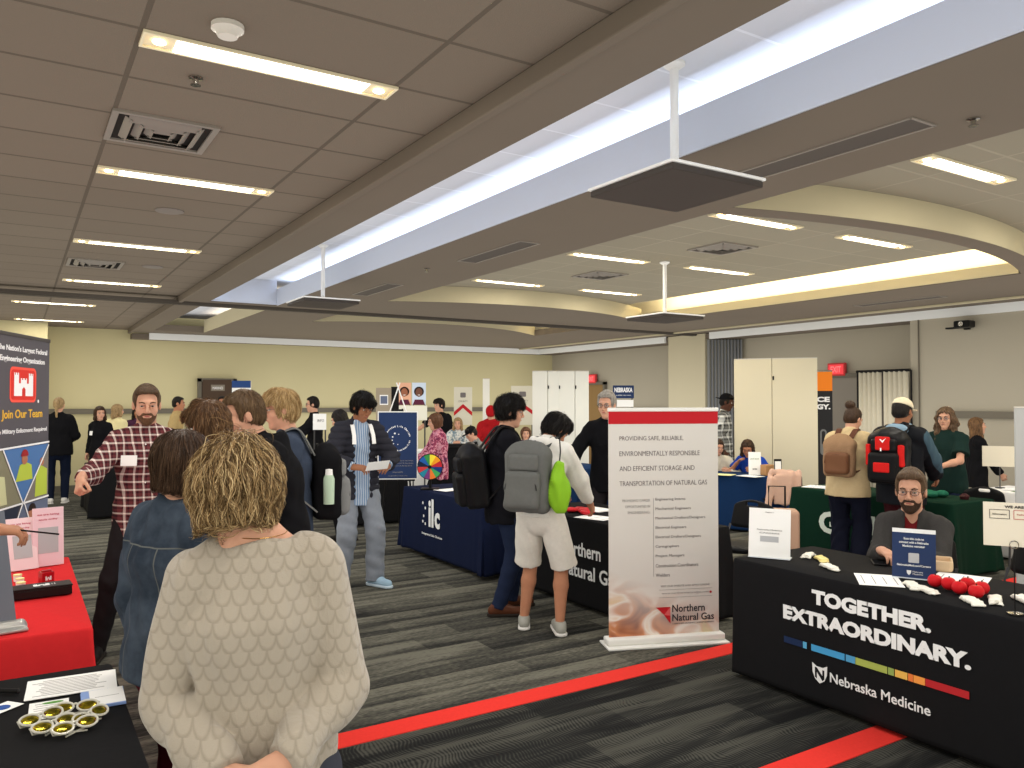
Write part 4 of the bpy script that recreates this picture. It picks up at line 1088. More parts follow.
lw = t.math('SUBTRACT', 1.0, t.math('MULTIPLY', t.math('ADD', z, t.math('MULTIPLY', x, .35)), 2.6)); lw = t.n('ShaderNodeClamp', **{'i0': lw}).outputs[0]
cw = t.ramp(warm, [(.30, srgb((120,64,52))), (.45, srgb((196,130,90))), (.55, srgb((232,222,210))), (.66, srgb((222,176,120))), (.8, srgb((206,190,110)))])
t.color(t.mix(lw, srgb((202,197,188)), cw))
c0 = Vector((3.50, 4.345)); c1 = Vector((4.30, 4.035)); az = math.atan2((c1-c0).y, (c1-c0).x); cc = (c0+c1)/2; BW = .82
B1 = rollup('cream roll-up banner with a red top stripe and a gas company name, centre right', cc.x, cc.y, az, BW, 1.585, nb, mat('banner_base', (222,220,212), .35), .05, .22)
BT = lambda x_, z_: xf((x_, -.0026, z_))
RD = mat('banner_red', (178,32,40), .5); quad('red_stripe', [(-BW/2,1.545),(BW/2,1.545),(BW/2,1.632),(-BW/2,1.632)], RD, B1, -.0026)
GI = mat('print_grey', (112,106,104), .7, spec=.1); GI2 = mat('print_grey_light', (150,145,140), .7, spec=.1)
for k, (s_, w_) in enumerate((('PROVIDING SAFE, RELIABLE,', .475), ('ENVIRONMENTALLY RESPONSIBLE', .600), ('AND EFFICIENT STORAGE AND', .560), ('TRANSPORTATION OF NATURAL GAS', .655))):
    text('lettering', s_, GI, B1, BT(-.33, 1.425-.105*k), w=w_, h=.034, bold=-.004, align='LEFT')
for k, s_ in enumerate(('PROVIDING CAREER', 'OPPORTUNITIES IN', 'ENGINEERING:')):
    text('lettering', s_, GI2, B1, BT(-.105, .998-.042*k), w=.205-.02*k, h=.018, align='RIGHT')
quad('rule', [(-.082,.47),(-.079,.47),(-.079,1.02),(-.082,1.02)], GI2, B1, -.0026)
for k, (s_, w_) in enumerate((('Engineering Interns', .225), ('Mechanical Engineers', .265), ('Mechanical Drafters/Designers', .375), ('Electrical Engineers', .23), ('Electrical Drafters/Designers', .34), ('Cartographers', .175), ('Project Managers', .215), ('Construction Coordinators', .32), ('Welders', .105))):
    text('lettering', s_, GI, B1, BT(-.065, .998-.0665*k), w=w_, h=.024, align='LEFT')
text('lettering', 'VISIT OUR WEBSITE AND APPLY ONLINE', GI2, B1, BT(-.03, .392), w=.37, h=.014, align='LEFT'); text('lettering', 'www.northernnaturalgas.com', GI2, B1, BT(-.02, .338), w=.355, h=.018, align='LEFT')
quad('red_dot', disc(.348, .345, .009, 12), RD, B1, -.0026); quad('rule', [(-.04,.372),(.36,.372),(.36,.374),(-.04,.374)], GI2, B1, -.0026); quad('rule', [(-.04,.318),(.36,.318),(.36,.320),(-.04,.320)], GI2, B1, -.0026)
quad('emblem', [(-.065,.252),(.042,.252),(-.005,.198)], RD, B1, -.0028); quad('emblem', [(.042,.252),(.042,.135),(-.005,.198)], mat('banner_red_soft', (206,92,92), .5), B1, -.0028); quad('emblem', [(.042,.19),(.042,.135),(-.005,.198)], RD, B1, -.0040)
NK = mat('print_dark', (40,38,44), .6); text('lettering', 'Northern', NK, B1, BT(.057, .213), w=.245, h=.052, bold=.012, align='LEFT'); text('lettering', 'Natural Gas', NK, B1, BT(.057, .150), w=.315, h=.050, bold=.012, align='LEFT'); text('lettering', 'A BERKSHIRE HATHAWAY ENERGY COMPANY', GI, B1, BT(.057, .128), w=.315, h=.010, align='LEFT')

# --- engineers' banner at left, seen at a slant
b1 = Vector((0.19, 6.66, 2.11)); th_ = math.atan2(.92, .38)
am = mat('banner_slate', (84,80,84), .6); W2 = .85
zz = lambda P: [(a, 1.40-(1.08-b)*.82) for a, b in P]
B2 = rollup('tall slate grey roll-up banner at left edge with red castle badge and Join Our Team', b1.x-.15, b1.y-.39, th_, W2, 2.08, am, rail=mat('rail_dark', (70,66,64), .4))
WTX = mat('banner_white', (232,230,228), .6); YL = mat('banner_yellow', (226,176,60), .6); RB = mat('badge_red', (206,48,40), .5)
A = lambda x_, z_: xf((x_, -.0026, z_))
text('lettering', "The Nation's Largest Federal", WTX, B2, A(0, 2.025), w=.76, h=.048, bold=.02); text('lettering', 'Engineering Organization', WTX, B2, A(0, 1.955), w=.68, h=.048, bold=.02)
def rr(cx, cz, w, h, r, n=5):
    P = []
    for ax, az_, a0 in ((cx+w/2-r, cz+h/2-r, 0), (cx-w/2+r, cz+h/2-r, PI/2), (cx-w/2+r, cz-h/2+r, PI), (cx+w/2-r, cz-h/2+r, 1.5*PI)):
        for k in range(n): P.append((ax+r*math.cos(a0+k*PI/2/(n-1)), az_+r*math.sin(a0+k*PI/2/(n-1))))
    return P
quad('badge', rr(0,1.815,.40,.235,.04), mat('badge_rim', (236,84,70), .5), B2, -.0026); quad('badge', rr(0,1.815,.365,.20,.03), RB, B2, -.0040)
cs = [(-.16,0),(-.16,.155),(-.15,.155),(-.15,.14),(-.135,.14),(-.135,.155),(-.115,.155),(-.115,.14),(-.10,.14),(-.10,.155),(-.085,.155),(-.085,.085),(-.05,.085),(-.05,.12),(-.035,.12),(-.035,.108),(-.012,.108),(-.012,.12),(.012,.12),(.012,.108),(.035,.108),(.035,.12),(.05,.12),(.05,.085),(.085,.085),(.085,.155),(.10,.155),(.10,.14),(.115,.14),(.115,.155),(.135,.155),(.135,.14),(.15,.14),(.15,.155),(.16,.155),(.16,0),(.03,0),(.03,.045),(0,.062),(-.03,.045),(-.03,0)]
quad('castle', [(a*.9, b+1.74) for a, b in cs], WTX, B2, -.0054); quad('badge_dot', disc(.24,1.705,.012,10), WTX, B2, -.0026)
text('lettering', 'Join Our Team', YL, B2, A(0, 1.575), w=.62, h=.075, bold=.012); text('lettering', 'No Military Enlistment Required', WTX, B2, A(0, 1.485), w=.78, h=.038, bold=.01)
# pictures under white zig-zag lines: workers on site
sky = mat('print_sky', (76,112,160), .6); khk = mat('print_khaki', (128,124,100), .6); grn = mat('print_hivis', (176,190,70), .6); gry = mat('print_concrete', (120,112,104), .6); skn = mat('print_skin', (170,112,84), .6); hat = mat('print_hat', (150,40,44), .6); nvy = mat('print_navy', (44,50,64), .6); prp = mat('print_slate', (96,104,124), .6)
quad('photo_print', zz([(-.425,.62),(-.425,1.05),(-.30,1.07),(.0,.62)]), khk, B2, -.0026); quad('photo_print', zz([(-.28,1.07),(.42,1.08),(.02,.62)]), sky, B2, -.0026); quad('photo_print', zz([(.425,1.06),(.425,.62),(.04,.62)]), gry, B2, -.0026)
quad('photo_print', zz([(-.425,.30),(-.425,.60),(-.03,.60),(-.20,.30)]), nvy, B2, -.0026); quad('photo_print', zz([(.0,.60),(.425,.60),(.425,.30),(-.18,.30)]), prp, B2, -.0026)
quad('worker_print', zz([(-.10,.80),(.16,.80),(.14,.92),(.05,.95),(-.04,.93)]), grn, B2, -.0040); quad('worker_print', zz(disc(.03,.975,.045,14)), skn, B2, -.0052); quad('worker_print', zz(disc(.03,1.0,.055,12,0,PI)+[(-.03,1.0)]), hat, B2, -.0064)
quad('worker_print', zz([(.20,.64),(.40,.64),(.40,.86),(.30,.90),(.22,.84)]), grn, B2, -.0040); quad('worker_print', zz(disc(.31,.93,.035,12)), skn, B2, -.0052); quad('worker_print', zz(disc(-.36,.9,.05,12)), khk, B2, -.004); quad('worker_print', zz([(-.42,.64),(-.22,.64),(-.26,.86),(-.40,.88)]), mat('print_vest', (196,196,150), .6), B2, -.0040)
quad('worker_print', zz(disc(.16,.50,.065,14)), skn, B2, -.0040); quad('worker_print', zz([(.05,.30),(.30,.30),(.26,.42),(.08,.42)]), nvy, B2, -.0052); quad('worker_print', zz(disc(.16,.535,.06,12,0,PI)+[(.10,.535)]), mat('print_hair', (40,30,28), .6), B2, -.0052)
for pts in ([(-.425,1.075),(.425,1.095)], [(-.29,1.07),(.01,.61)], [(.42,1.07),(.01,.61)], [(-.425,.61),(.425,.62)], [(.0,.61),(-.2,.30)], [(.03,.61),(.20,.30)]):
    (a, b), (c, d) = zz(pts); v = Vector((c-a, d-b)).normalized()*.006; quad('white_line', [(a-v.y,b+v.x),(a+v.y,b-v.x),(c+v.y,d-v.x),(c-v.y,d+v.x)], WTX, B2, -.0075)

# --- orange and black banner
o1 = Vector((11.0, 8.33, 1.73)); ob = rollup('black banner with an orange top half hidden behind the cream partition', o1.x, o1.y, math.radians(-57), .62, 2.14, mat('banner_black', (42,42,44), .5))
quad('orange_print', [(-.31,1.88),(.31,1.88),(.31,2.19),(-.31,2.19)], mat('print_orange', (238,130,40), .5), ob, -.0026)
text('lettering', 'FORCE', WTX, ob, A(.02, 1.70), w=.50, h=.085, bold=.05); text('lettering', 'ENERGY.', WTX, ob, A(.02, 1.58), w=.52, h=.085, bold=.05)
quad('figure_print', rr(.17,1.05,.10,.42,.05), mat('print_mid_grey', (120,120,118), .6), ob, -.0026); quad('figure_print', rr(.17,1.12,.05,.22,.025), mat('banner_black', (42,42,44)), ob, -.004)
# --- cream partition boards
CRM = mat('partition_cream', (206,196,168), .6); t = NT(CRM); t.bump(t.noise(t.mapping(t.coord(), (60,60,4)), 2, 2), .002, .25)
def partition(label, pts, h, cat='partition', m=CRM, th=.04):
    a = Vector(pts[0]); o = empty('display_partition', (*a, 0), 0, label, cat)
    for k in range(len(pts)-1):
        p, q = Vector(pts[k]), Vector(pts[k+1]); v = q-p; L = v.length; M = xf((*(p-a+v/2), 0), rz=math.atan2(v.y, v.x))
        MB(M).box((0,0,h/2+.02), (L-.006, th, h), bev=.004).build('partition_panel', m, o)
        MB(M).box((0,0,h+.026), (L-.006, th+.006, .012)).build('panel_edge', MAT['off'], o)
        if k: MB(xf((*(p-a), 0))).cyl((0,-.025,.3), (0,-.025,.36), .012).cyl((0,-.025,h-.3), (0,-.025,h-.24), .012).build('hinge', MAT['black'], o)
    return o
partition('tall cream two-panel display partition at right, behind the blue-clothed table', [(9.37,8.50), (9.66,8.02), (10.10,7.55)], 2.33)
partition('white folding display partition with four narrow panels, centre back', [(8.02,12.08), (8.22,11.88), (8.44,11.84), (8.66,11.64), (8.90,11.54)], 2.24, m=mat('partition_white', (222,220,208), .6))
partition('narrow white display panel seen edge-on left of the curly dark-haired man', [(7.25,12.57), (7.36,12.50)], 2.10, m=mat('partition_white', (222,220,208)))
g_ = Vector((7.06, 3.37, 1.63)); partition('pale grey display board cut off by the right edge of the photo', [(g_.x, g_.y), (g_.x+.40, g_.y-.5)], 1.63, m=mat('partition_grey', (168,168,164), .6))
# white drapes on a dark frame by the door
dr = empty('pipe_and_drape', (11.33, 7.30, 0), 0, 'two off-white drape panels hung on a dark rail beside the right wall door', 'drape')
dm = cloth('drape_white', (198,190,168), .06, 20, .2)
for k, (a, b) in enumerate(((-.42,-.02), (.02,.40))):
    bm = bmesh.new(); R = []
    for j in range(2):
        R.append([bm.verts.new((.016*math.sin(i*1.3), a+(b-a)*i/24, .03 if j == 0 else 2.17)) for i in range(25)])
    for i in range(24): bm.faces.new((R[0][i], R[0][i+1], R[1][i+1], R[1][i]))
    me = bpy.data.meshes.new('drape'); bm.to_mesh(me); bm.free(); me.polygons.foreach_set('use_smooth', [True]*24); dd = link('drape', me, dm, dr); q_ = dd.modifiers.new('s', 'SOLIDIFY'); q_.thickness = .006
MB().cyl((0,-.45,2.18), (0,.44,2.18), .022).build('rail', MAT['black'], dr); 
for y_ in (-.45, .0, .44): MB().cyl((.02,y_,.02), (.02,y_,2.18), .014).build('upright', MAT['black'], dr)
for y_ in (-.45, .44): MB().box((0,y_,.008), (.3,.2,.014), bev=.003).build('foot_plate', MAT['black'], dr)

# --- easel sign
e0 = Vector((3.84, 8.66, 0.72)); ea = empty('easel_sign', (e0.x, e0.y, 0), math.radians(-27), 'navy sign with a round white emblem on a black easel, beside the puffer jacket man', 'sign')
for q in (-1, 1): MB().tube([(q*.05,.02,1.62), (q*.22,-.02,.0)], .011, 8).build('leg', MAT['black'], ea)
MB().tube([(0,.03,1.60), (0,.42,0)], .011, 8).build('leg', MAT['black'], ea); MB().box((0,-.035,.78), (.40,.05,.02)).build('ledge', MAT['black'], ea); MB().box((0,.0,1.60), (.12,.05,.03)).build('clip', MAT['black'], ea)
for q in (-1, 1): MB().tube([(q*.02,.0,1.93), (q*-.10,.0,1.58)], .008, 6).build('leg_tip', MAT['white'], ea)
sb = MB(); sb.box((0,-.045,1.19), (.47,.012,.80)); sbo = sb.build('sign_frame', MAT['white'], ea); MB().box((0,-.0525,1.19), (.445,.004,.775)).build('sign_board', mat('sign_navy', (38,54,88), .5), sbo)
E1 = lambda x_, z_: xf((x_, -.0555, z_))
for s_, a0, a1, up in (('Integrated Life Choices', 200, -20, 1), ('Community Opportunities', 205, 335, 0)):
    n = len(s_)
    for i, ch in enumerate(s_):
        if ch == ' ': continue
        if up: a = math.radians(168-(156)*i/(n-1)); rr_ = .135; rot = a-PI/2
        else: a = math.radians(192+(156)*i/(n-1)); rr_ = .150; rot = a+PI/2
        M = xf((rr_*math.cos(a), -.0555, 1.27+rr_*math.sin(a))) @ Matrix.Rotation(-rot, 4, 'Y')
        text('ring_letter', ch, WTX, sbo, M, h=.022 if ch.isupper() or ch in 'tdlhfk' else .016, w=None, bold=.03)
for a, b, c_ in ((-.035,1.33,.011),(-.06,1.29,.009),(-.065,1.25,.008),(-.05,1.21,.007),(.01,1.32,.007),(.0,1.20,.006)): quad('emblem_dot', disc(a, b, c_, 10), WTX, sbo, -.0556)
for k in range(3): text('lettering', 'supporting people to live the life they choose', GI2, sbo, E1(0, 1.0-.03*k), w=.36-.03*(k == 2), h=.018)
text('lettering', 'integratedlife', GI2, sbo, E1(0, .865), w=.12, h=.02); text('lettering', 'integratedlifechoices.com', GI2, sbo, E1(0, .825), w=.22, h=.014)
# --- prize wheel
wp = Vector((3.89, 7.91, 0.99)); wh = empty('prize_wheel', (wp.x, wp.y, .733), math.radians(-32), 'colourful prize wheel standing on the navy table', 'prize wheel')
wc_ = [(190,44,50),(232,150,40),(240,214,60),(60,140,70),(40,90,160),(30,40,60),(196,60,60),(40,130,150),(120,60,120),(230,120,50),(70,160,90),(30,60,120)]
for k in range(12):
    a0, a1 = 2*PI*k/12, 2*PI*(k+1)/12; quad('segment', [(0,.25)]+[(.135*math.cos(a0+(a1-a0)*j/4), .25+.135*math.sin(a0+(a1-a0)*j/4)) for j in range(5)], mat('wheel_%d' % k, wc_[k], .4), wh, 0, .012)
MB().tube([(.138*math.cos(k*PI/14),.012,.25+.138*math.sin(k*PI/14)) for k in range(28)], .007, 6, True).build('rim', MAT['black'], wh); MB().cyl((0,-.03,.25), (0,.03,.25), .02).build('hub', MAT['black'], wh)
MB().box((0,.03,.13), (.03,.02,.26)).build('stand', MAT['black'], wh); MB().box((0,.02,.008), (.2,.14,.014), bev=.003).build('base', MAT['black'], wh)

# --- chairs
def chair(label, x, y, rz, proto=[], seat_m=None):
    if proto:
        o = copy_tree(proto[0]); o.location = (x, y, 0); o.rotation_euler = (0,0,rz); return tag(o, label, 'chair', 'black stacking chairs')
    o = empty('stacking_chair', (x, y, 0), rz, label, 'chair', 'black stacking chairs')
    S = SDF(); S.box((0,0,.45), (.225,.215,.014), None, .014, .01); S.ell((0,-.19,.44), (.2,.05,.03), k=.03); link('seat', S.mesh(.008, 'seat'), MAT['black'], o)
    S = SDF()
    for k in range(13):
        a = -.9+.15*k; S.cap((.235*math.sin(a),.245-.06*math.cos(a)+.02,.60), (.215*math.sin(a)*1.0,.275-.06*math.cos(a)+.02,.80-.0035*abs(k-6)**1.5), .022, .020, k=.03, y=(0,1,0), flat=.55)
    S.box((0,.24,.785), (.055,.06,.017), None, .015, .006, 's'); link('backrest', S.mesh(.007, 'back'), MAT['black'], o)
    for q in (-1, 1):
        MB().tube([(q*.215,-.21,.0), (q*.20,-.15,.44)], .011, 8).build('leg', MAT['greymetal'], o, True); MB().tube([(q*.22,.24,.0), (q*.205,.13,.43), (q*.20,.20,.60)], .011, 8).build('leg', MAT['greymetal'], o, True)
    MB().tube([(-.20,-.15,.44), (.20,-.15,.44)], .010, 8).build('crossbar', MAT['greymetal'], o)
    proto.append(o); return o
c_ = Vector((5.37, 4.81, 0.63)); chair('empty black stacking chair between the roll-up banner and the white sign holder', c_.x, c_.y, math.radians(-75))
chair('black stacking chair under the seated bearded man', 5.02, 3.0, math.radians(-68)); c_ = Vector((5.37, 2.56, 0.61)); chair('empty black chair behind the black lettered table at the right edge', c_.x, c_.y, math.radians(-100))
c_ = Vector((8.74, 4.4, 0.72)); chair('empty black chair between the green and the white tables', c_.x, c_.y, math.radians(100)); c_ = Vector((8.36, 6.83, 0.69)); chair('chair with a pink coat draped over its back', c_.x, c_.y, math.radians(150))
S = SDF(); co_loc = c_.copy()
S.cap((-.16,.23,.80), (.17,.23,.82), .035, k=.03); S.box((0,.265,.60), (.19,.028,.20), None, .03, .04); S.box((.02,.195,.64), (.20,.025,.17), None, .02, .04); S.cap((.2,.26,.72), (.26,.30,.38), .05, .04, k=.03); S.warp(folds(.016, 34, 3))
o = link('coat', S.mesh(.010, 'coat'), cloth('pink_wool', (206,168,146), .08, 30, .4)); o.location = (c_.x, c_.y, 0); o.rotation_euler = (0,0,math.radians(150)); tag(o, 'pale pink coat draped over a chair back beside the green table', 'coat')
c_ = Vector((6.54, 5.37, 0.66)); su = empty('suitcase', (c_.x, c_.y, 0), math.radians(-45), 'beige hard suitcase with dark straps by the green table', 'suitcase')
S = SDF(); S.box((0,0,.34), (.20,.12,.28), None, .04, .02); link('shell', S.mesh(.010, 'shell'), mat('suitcase_beige', (182,146,122), .4), su)
for q in (-1, 1): MB().box((q*.09,-.125,.34), (.03,.006,.5)).build('strap', mat('strap_brown', (54,34,30), .5), su)
for q in (-1, 1): MB().cyl((q*.14,-.04,.03), (q*.14,.04,.03), .03).build('wheel', MAT['black'], su)
MB().tube([(-.08,.08,.6), (-.08,.08,.84), (.08,.08,.84), (.08,.08,.6)], .010, 8).build('handle', MAT['black'], su, True)

# --- things on the front right table (top at .735)
TZ = .7335
def holder(label, x, y, rz, w, h, face, lean=8, name='sign_holder', cat='sign', base=True):
    o = empty(name, (x, y, TZ), rz, label, cat)
    M = xf((0,0,.004), rx=math.radians(-lean)); plaque('sign_panel', w, h, .004, face, o, M)
    if base: MB().box((0,.03,.003), (w,.09,.004)).build('foot', mat('clear_acrylic', (220,225,228), .1), o)
    return o, M
h1, M1 = holder('white sign in an acrylic holder at the left end of the lettered black table', 3.96, 3.32, math.radians(-60), .25, .30, MAT['paper'])
for k, (s_, w_, z_) in enumerate((('Explore', .05, .272), ('Nebraska Medicine', .15, .165), ('CAREERS', .12, .145))): text('lettering', s_, GI, h1, M1 @ xf((0,-.0026,z_)), w=w_, h=.008)
quad('grey_print', [(-.055,.095),(.055,.095),(.055,.13),(-.055,.13)], mat('print_pale_grey', (176,176,176), .7), h1, -.0026, M=M1)
h2, M2 = holder('navy sign with white lettering standing before the seated bearded man', 4.17, 2.515, math.radians(-62), .215, .265, mat('sign_navy', (38,54,88)), 10)
quad('white_header', [(-.107,.243),(.107,.243),(.107,.265),(-.107,.265)], WT, h2, -.0026, M=M2)
for k, (s_, w_) in enumerate((('Scan this code to', .10), ('connect with a Nebraska', .145), ('Medicine recruiter', .11))): text('lettering', s_, WT, h2, M2 @ xf((0,-.0026,.205-.020*k)), w=w_, h=.012, bold=.02)
text('lettering', 'NebraskaMed.com/Careers', WT, h2, M2 @ xf((0,-.0026,.062)), w=.165, h=.011, bold=.02); text('lettering', 'Nebraska', WT, h2, M2 @ xf((.02,-.0026,.030)), w=.05, h=.008); text('lettering', 'Medicine', WT, h2, M2 @ xf((.02,-.0026,.018)), w=.05, h=.008)
quad('blank_square', rr(0,.108,.052,.052,.004), mat('print_pale_grey', (176,176,176)), h2, -.0026, M=M2); quad('emblem', [(-.035,.040),(-.012,.040),(-.014,.024),(-.0235,.014),(-.033,.024)], WT, h2, -.0026, M=M2)
def sheet(label, x, y, rz, w, h, m=None, z=None, n=1, lines=8, ink=None, name='paper_sheet', cat='paper', curl=0, grp=None):
    o = empty(name, (x, y, (z if z is not None else TZ)), rz, label, cat, grp); mb = MB()
    for k in range(n):
        a = (random.random()-.5)*.06*(k > 0); mb.box((0,0,.0006+.0012*k), (w,h,.0008), xf((0,0,0), a))
    mb.build('sheet', m or MAT['paper'], o)
    if lines:
        l = MB(); zz = .0006+.0012*(n-1)+.0007
        for k in range(lines): l.box((-w*.06*random.random(), h*.36-h*.74*k/max(1, lines-1), zz), (w*.78*(.75+.25*random.random()), h*.018+.001, .0003))
        l.build('print_lines', ink or GI2, o)
    return o
sheet('white leaflet lying at the front edge of the lettered black table', 3.98, 2.60, math.radians(40), .30, .22, lines=4); sheet('white sheet behind the red balls on the lettered black table', 4.37, 2.37, math.radians(20), .30, .26, lines=3)
ph = empty('smartphone', (4.40, 2.87, TZ), math.radians(-50), 'black smartphone lying on the black table in front of the seated man', 'phone'); MB().box((0,0,.005), (.075,.15,.009), bev=.003).build('case', MAT['black'], ph); MB().box((0,0,.0098), (.068,.142,.0006)).build('screen', mat('screen_glass', (14,16,20), .05), ph)
S = SDF(); S.box((0,0,.035), (.13,.09,.035), None, .02, .01); S.box((0,0,.055), (.118,.078,.035), None, .015, .01, 's'); o = link('snack_tray', S.mesh(.006, 'tray'), mat('kraft_tray', (206,178,142), .7)); o.location = (4.50, 2.63, TZ); o.rotation_euler = (0,0,math.radians(-60)); tag(o, 'shallow tan cardboard tray behind the navy sign', 'tray')
RBM = mat('red_foam', (196,26,34), .4)
for k, (x_, y_, lb) in enumerate(((4.08,2.345,'red stress ball closest to the navy sign'), (4.075,2.270,'second red stress ball from the navy sign, front row'), (4.035,2.195,'red stress ball in the middle of the front of the cluster'), (4.02,2.105,'red stress ball at the right front, nearest the white packets'), (4.15,2.215,'red stress ball at the back of the cluster, partly hidden'), (4.12,2.13,'red stress ball at the back right of the cluster'))):
    o = empty('stress_ball', (x_, y_, TZ), 0, lb, 'ball', 'red stress balls on the black table'); S = SDF(); S.ell((0,0,.034), (.036,.036,.034)); S.ell((0,0,.075), (.012,.012,.012), k=.012, op='s'); link('ball', S.mesh(.004, 'ball'), RBM, o); MB().cyl((0,0,.055), (.004,0,.072), .003).build('stalk', mat('stalk_brown', (60,40,28), .6), o)
PK = mat('packet_white', (226,222,208), .35); PKY = mat('packet_yellow', (226,206,130), .4)
def packet(label, x, y, rz, m=PK, L=.11, W=.055, grp='wrapped packets on the black table'):
    o = empty('wrapped_packet', (x, y, TZ), rz, label, 'packet', grp); S = SDF()
    S.box((0,0,.012), (L/2,W/2,.010), None, .008, .01); S.box((L/2+.008,0,.006), (.012,W/2*1.05,.003), None, .002, .01); S.box((-L/2-.008,0,.006), (.012,W/2*1.05,.003), None, .002, .01); S.warp(folds(.004, 120, int(x*100+y*77) % 50)); link('wrapper', S.mesh(.004, 'pk'), m, o)
    return o
packet('yellowish wrapped packet at the left of the black table top', 4.17, 3.10, .9, PKY, .12); packet('pale packet touching the yellowish packet on its left', 4.20, 3.22, .4); packet('flat white packet just in front of the yellowish one', 4.01, 2.93, 1.1, PK, .13); packet('white packet between the leaflet and the red balls', 3.97, 2.40, .8, PK, .12); packet('second white packet between the leaflet and the red balls, nearer the balls', 3.94, 2.31, 1.2)
packet('white packet at the front edge right of the red balls', 3.91, 2.07, .9, PK, .13); packet('white packet lying behind the front edge packet, right of the balls', 4.03, 2.02, .5, PK, .13); packet('white packet nearest the wire sign stand', 4.15, 1.95, .9, PK, .12)
sp = empty('sign_stand', (3.87, 1.855, TZ), math.radians(-58), 'white WE ARE HIRING sign clipped on a wire table stand at the right edge', 'sign')
MB().lathe([(0,0),(.034,0),(.034,.006),(.01,.010),(0,.010)]).build('base', MAT['chrome'], sp); MB().cyl((0,0,.008), (0,0,.30), .0028).build('wire', MAT['black'], sp); MB().tube([(.018*math.cos(k*PI/6),-.006,.315+.018*math.sin(k*PI/6)) for k in range(12)], .002, 5, True).build('ring', MAT['chrome'], sp)
sg = plaque('card', .30, .20, .002, mat('card_cream', (222,212,190), .7), sp, xf((.03,.003,.305))); SM = xf((.03,.003,.305))
text('lettering', 'WE ARE HIRING', NK, sg, SM @ xf((.01,-.0016,.175)), w=.15, h=.012, bold=.03)
for q, c0_ in ((-.085, NK), (.01, RD), (.10, NK)):
    for pts in ([(q-.04,.125),(q+.04,.125),(q+.04,.127),(q-.04,.127)], [(q-.04,.165),(q+.04,.165),(q+.04,.167),(q-.04,.167)], [(q-.04,.125),(q-.038,.125),(q-.038,.167),(q-.04,.167)], [(q+.038,.125),(q+.04,.125),(q+.04,.167),(q+.038,.167)]): quad('printed_frame', pts, c0_, sg, -.0016, M=SM)
text('lettering', 'Information', NK, sg, SM @ xf((-.085,-.0016,.142)), w=.055, h=.008); text('lettering', 'Technology', RD, sg, SM @ xf((.01,-.0016,.142)), w=.055, h=.008)

# --- on the gas table
sheet('white sheet near the front edge of the gas company table', 4.12, 5.25, .3, .22, .30, lines=3); sheet('stack of white leaflets on the gas company table by the reaching student', 4.42, 5.62, .1, .22, .28, n=5, lines=3); sheet('white sheet under the grey-haired man\'s hand', 4.45, 5.10, .5, .21, .28, lines=2)
S = SDF()
for k in range(7): S.ell((.06*math.sin(k*2.1), .11*math.cos(k*1.3), .02), (.05,.045,.022), k=.015)
S.warp(folds(.006, 70, 4)); o = link('candy_pile', S.mesh(.005, 'c'), mat('red_wrapper', (190,30,40), .3)); o.location = (4.20, 5.52, TZ); tag(o, 'heap of red wrapped sweets on the gas company table', 'candy', kind='stuff')
o = tag(MB().lathe([(0,0),(.028,0),(.032,.09),(.028,.09),(.026,.01),(0,.01)]).build('red_cup', mat('red_cup', (190,32,36), .4), None, True), 'small red cup on the gas company table beside the banner', 'cup'); o.location = (4.42, 5.30, TZ)
# --- on the navy table
sheet('white sheets on the front edge of the navy table', 4.05, 7.75, .2, .28, .22, n=3, lines=2); sheet('white paper at the near end of the navy table behind the students', 4.1, 6.95, .1, .22, .28, lines=2)
def cup(label, p, r_, h_, m, handle=True, cat='mug', name='mug'):
    o = empty(name, p, -1.2, label, cat); MB().lathe([(0,0),(r_*.9,0),(r_,h_),(r_*.88,h_),(r_*.8,.008),(0,.008)]).build('mug_body', m, o, True)
    if handle: MB().tube([(r_*.9,0,h_*.8), (r_*1.5,0,h_*.75), (r_*1.6,0,h_*.5), (r_*1.4,0,h_*.25), (r_*.9,0,h_*.2)], .006, 6).build('handle', m, o, True)
    return o
p_ = Vector((3.88, 7.27, 0.97)); cup('white mug standing on the navy table behind the prize wheel', (4.30, 7.62, TZ), .04, .10, MAT['white']); cup('small green pot on the navy table beside the mug', (4.22, 7.82, TZ), .036, .085, mat('pot_green', (96,112,84), .5), False, 'pot', 'plant_pot')
# --- on the green table
S = SDF()
for k in range(6): S.ell((.05*math.sin(k*2.4)*1.6, .10*math.cos(k*1.1), .03), (.07,.06,.035), k=.02)
S.warp(folds(.006, 60, 8)); o = link('green_bag', S.mesh(.006, 'c'), cloth('green_nylon', (34,92,70), .1, 30, .3)); o.location = (7.95, 4.62, TZ); tag(o, 'crumpled green bag lying on the dark green table', 'bag')
cup('tall white travel mug on the dark green table below the curly-haired woman', (7.80, 4.83, TZ), .055, .20, MAT['white']); o = sheet('white flyers with blue print at the left end of the green table', 7.75, 5.75, .3, .28, .36, n=4, ink=mat('print_blue', (60,96,170), .7)); sheet('light blue leaflet near the left end of the green table', 7.68, 5.50, 1.1, .16, .24, mat('paper_blue', (120,168,214), .7), lines=3)
o = tag(MB().lathe([(0,0),(.04,0),(.045,.03),(.02,.055),(0,.055)]).build('snack', mat('dark_berry', (56,24,28), .5), None, True), 'small dark round object on the right corner of the green table', 'snack'); o.location = (8.02, 4.30, TZ)
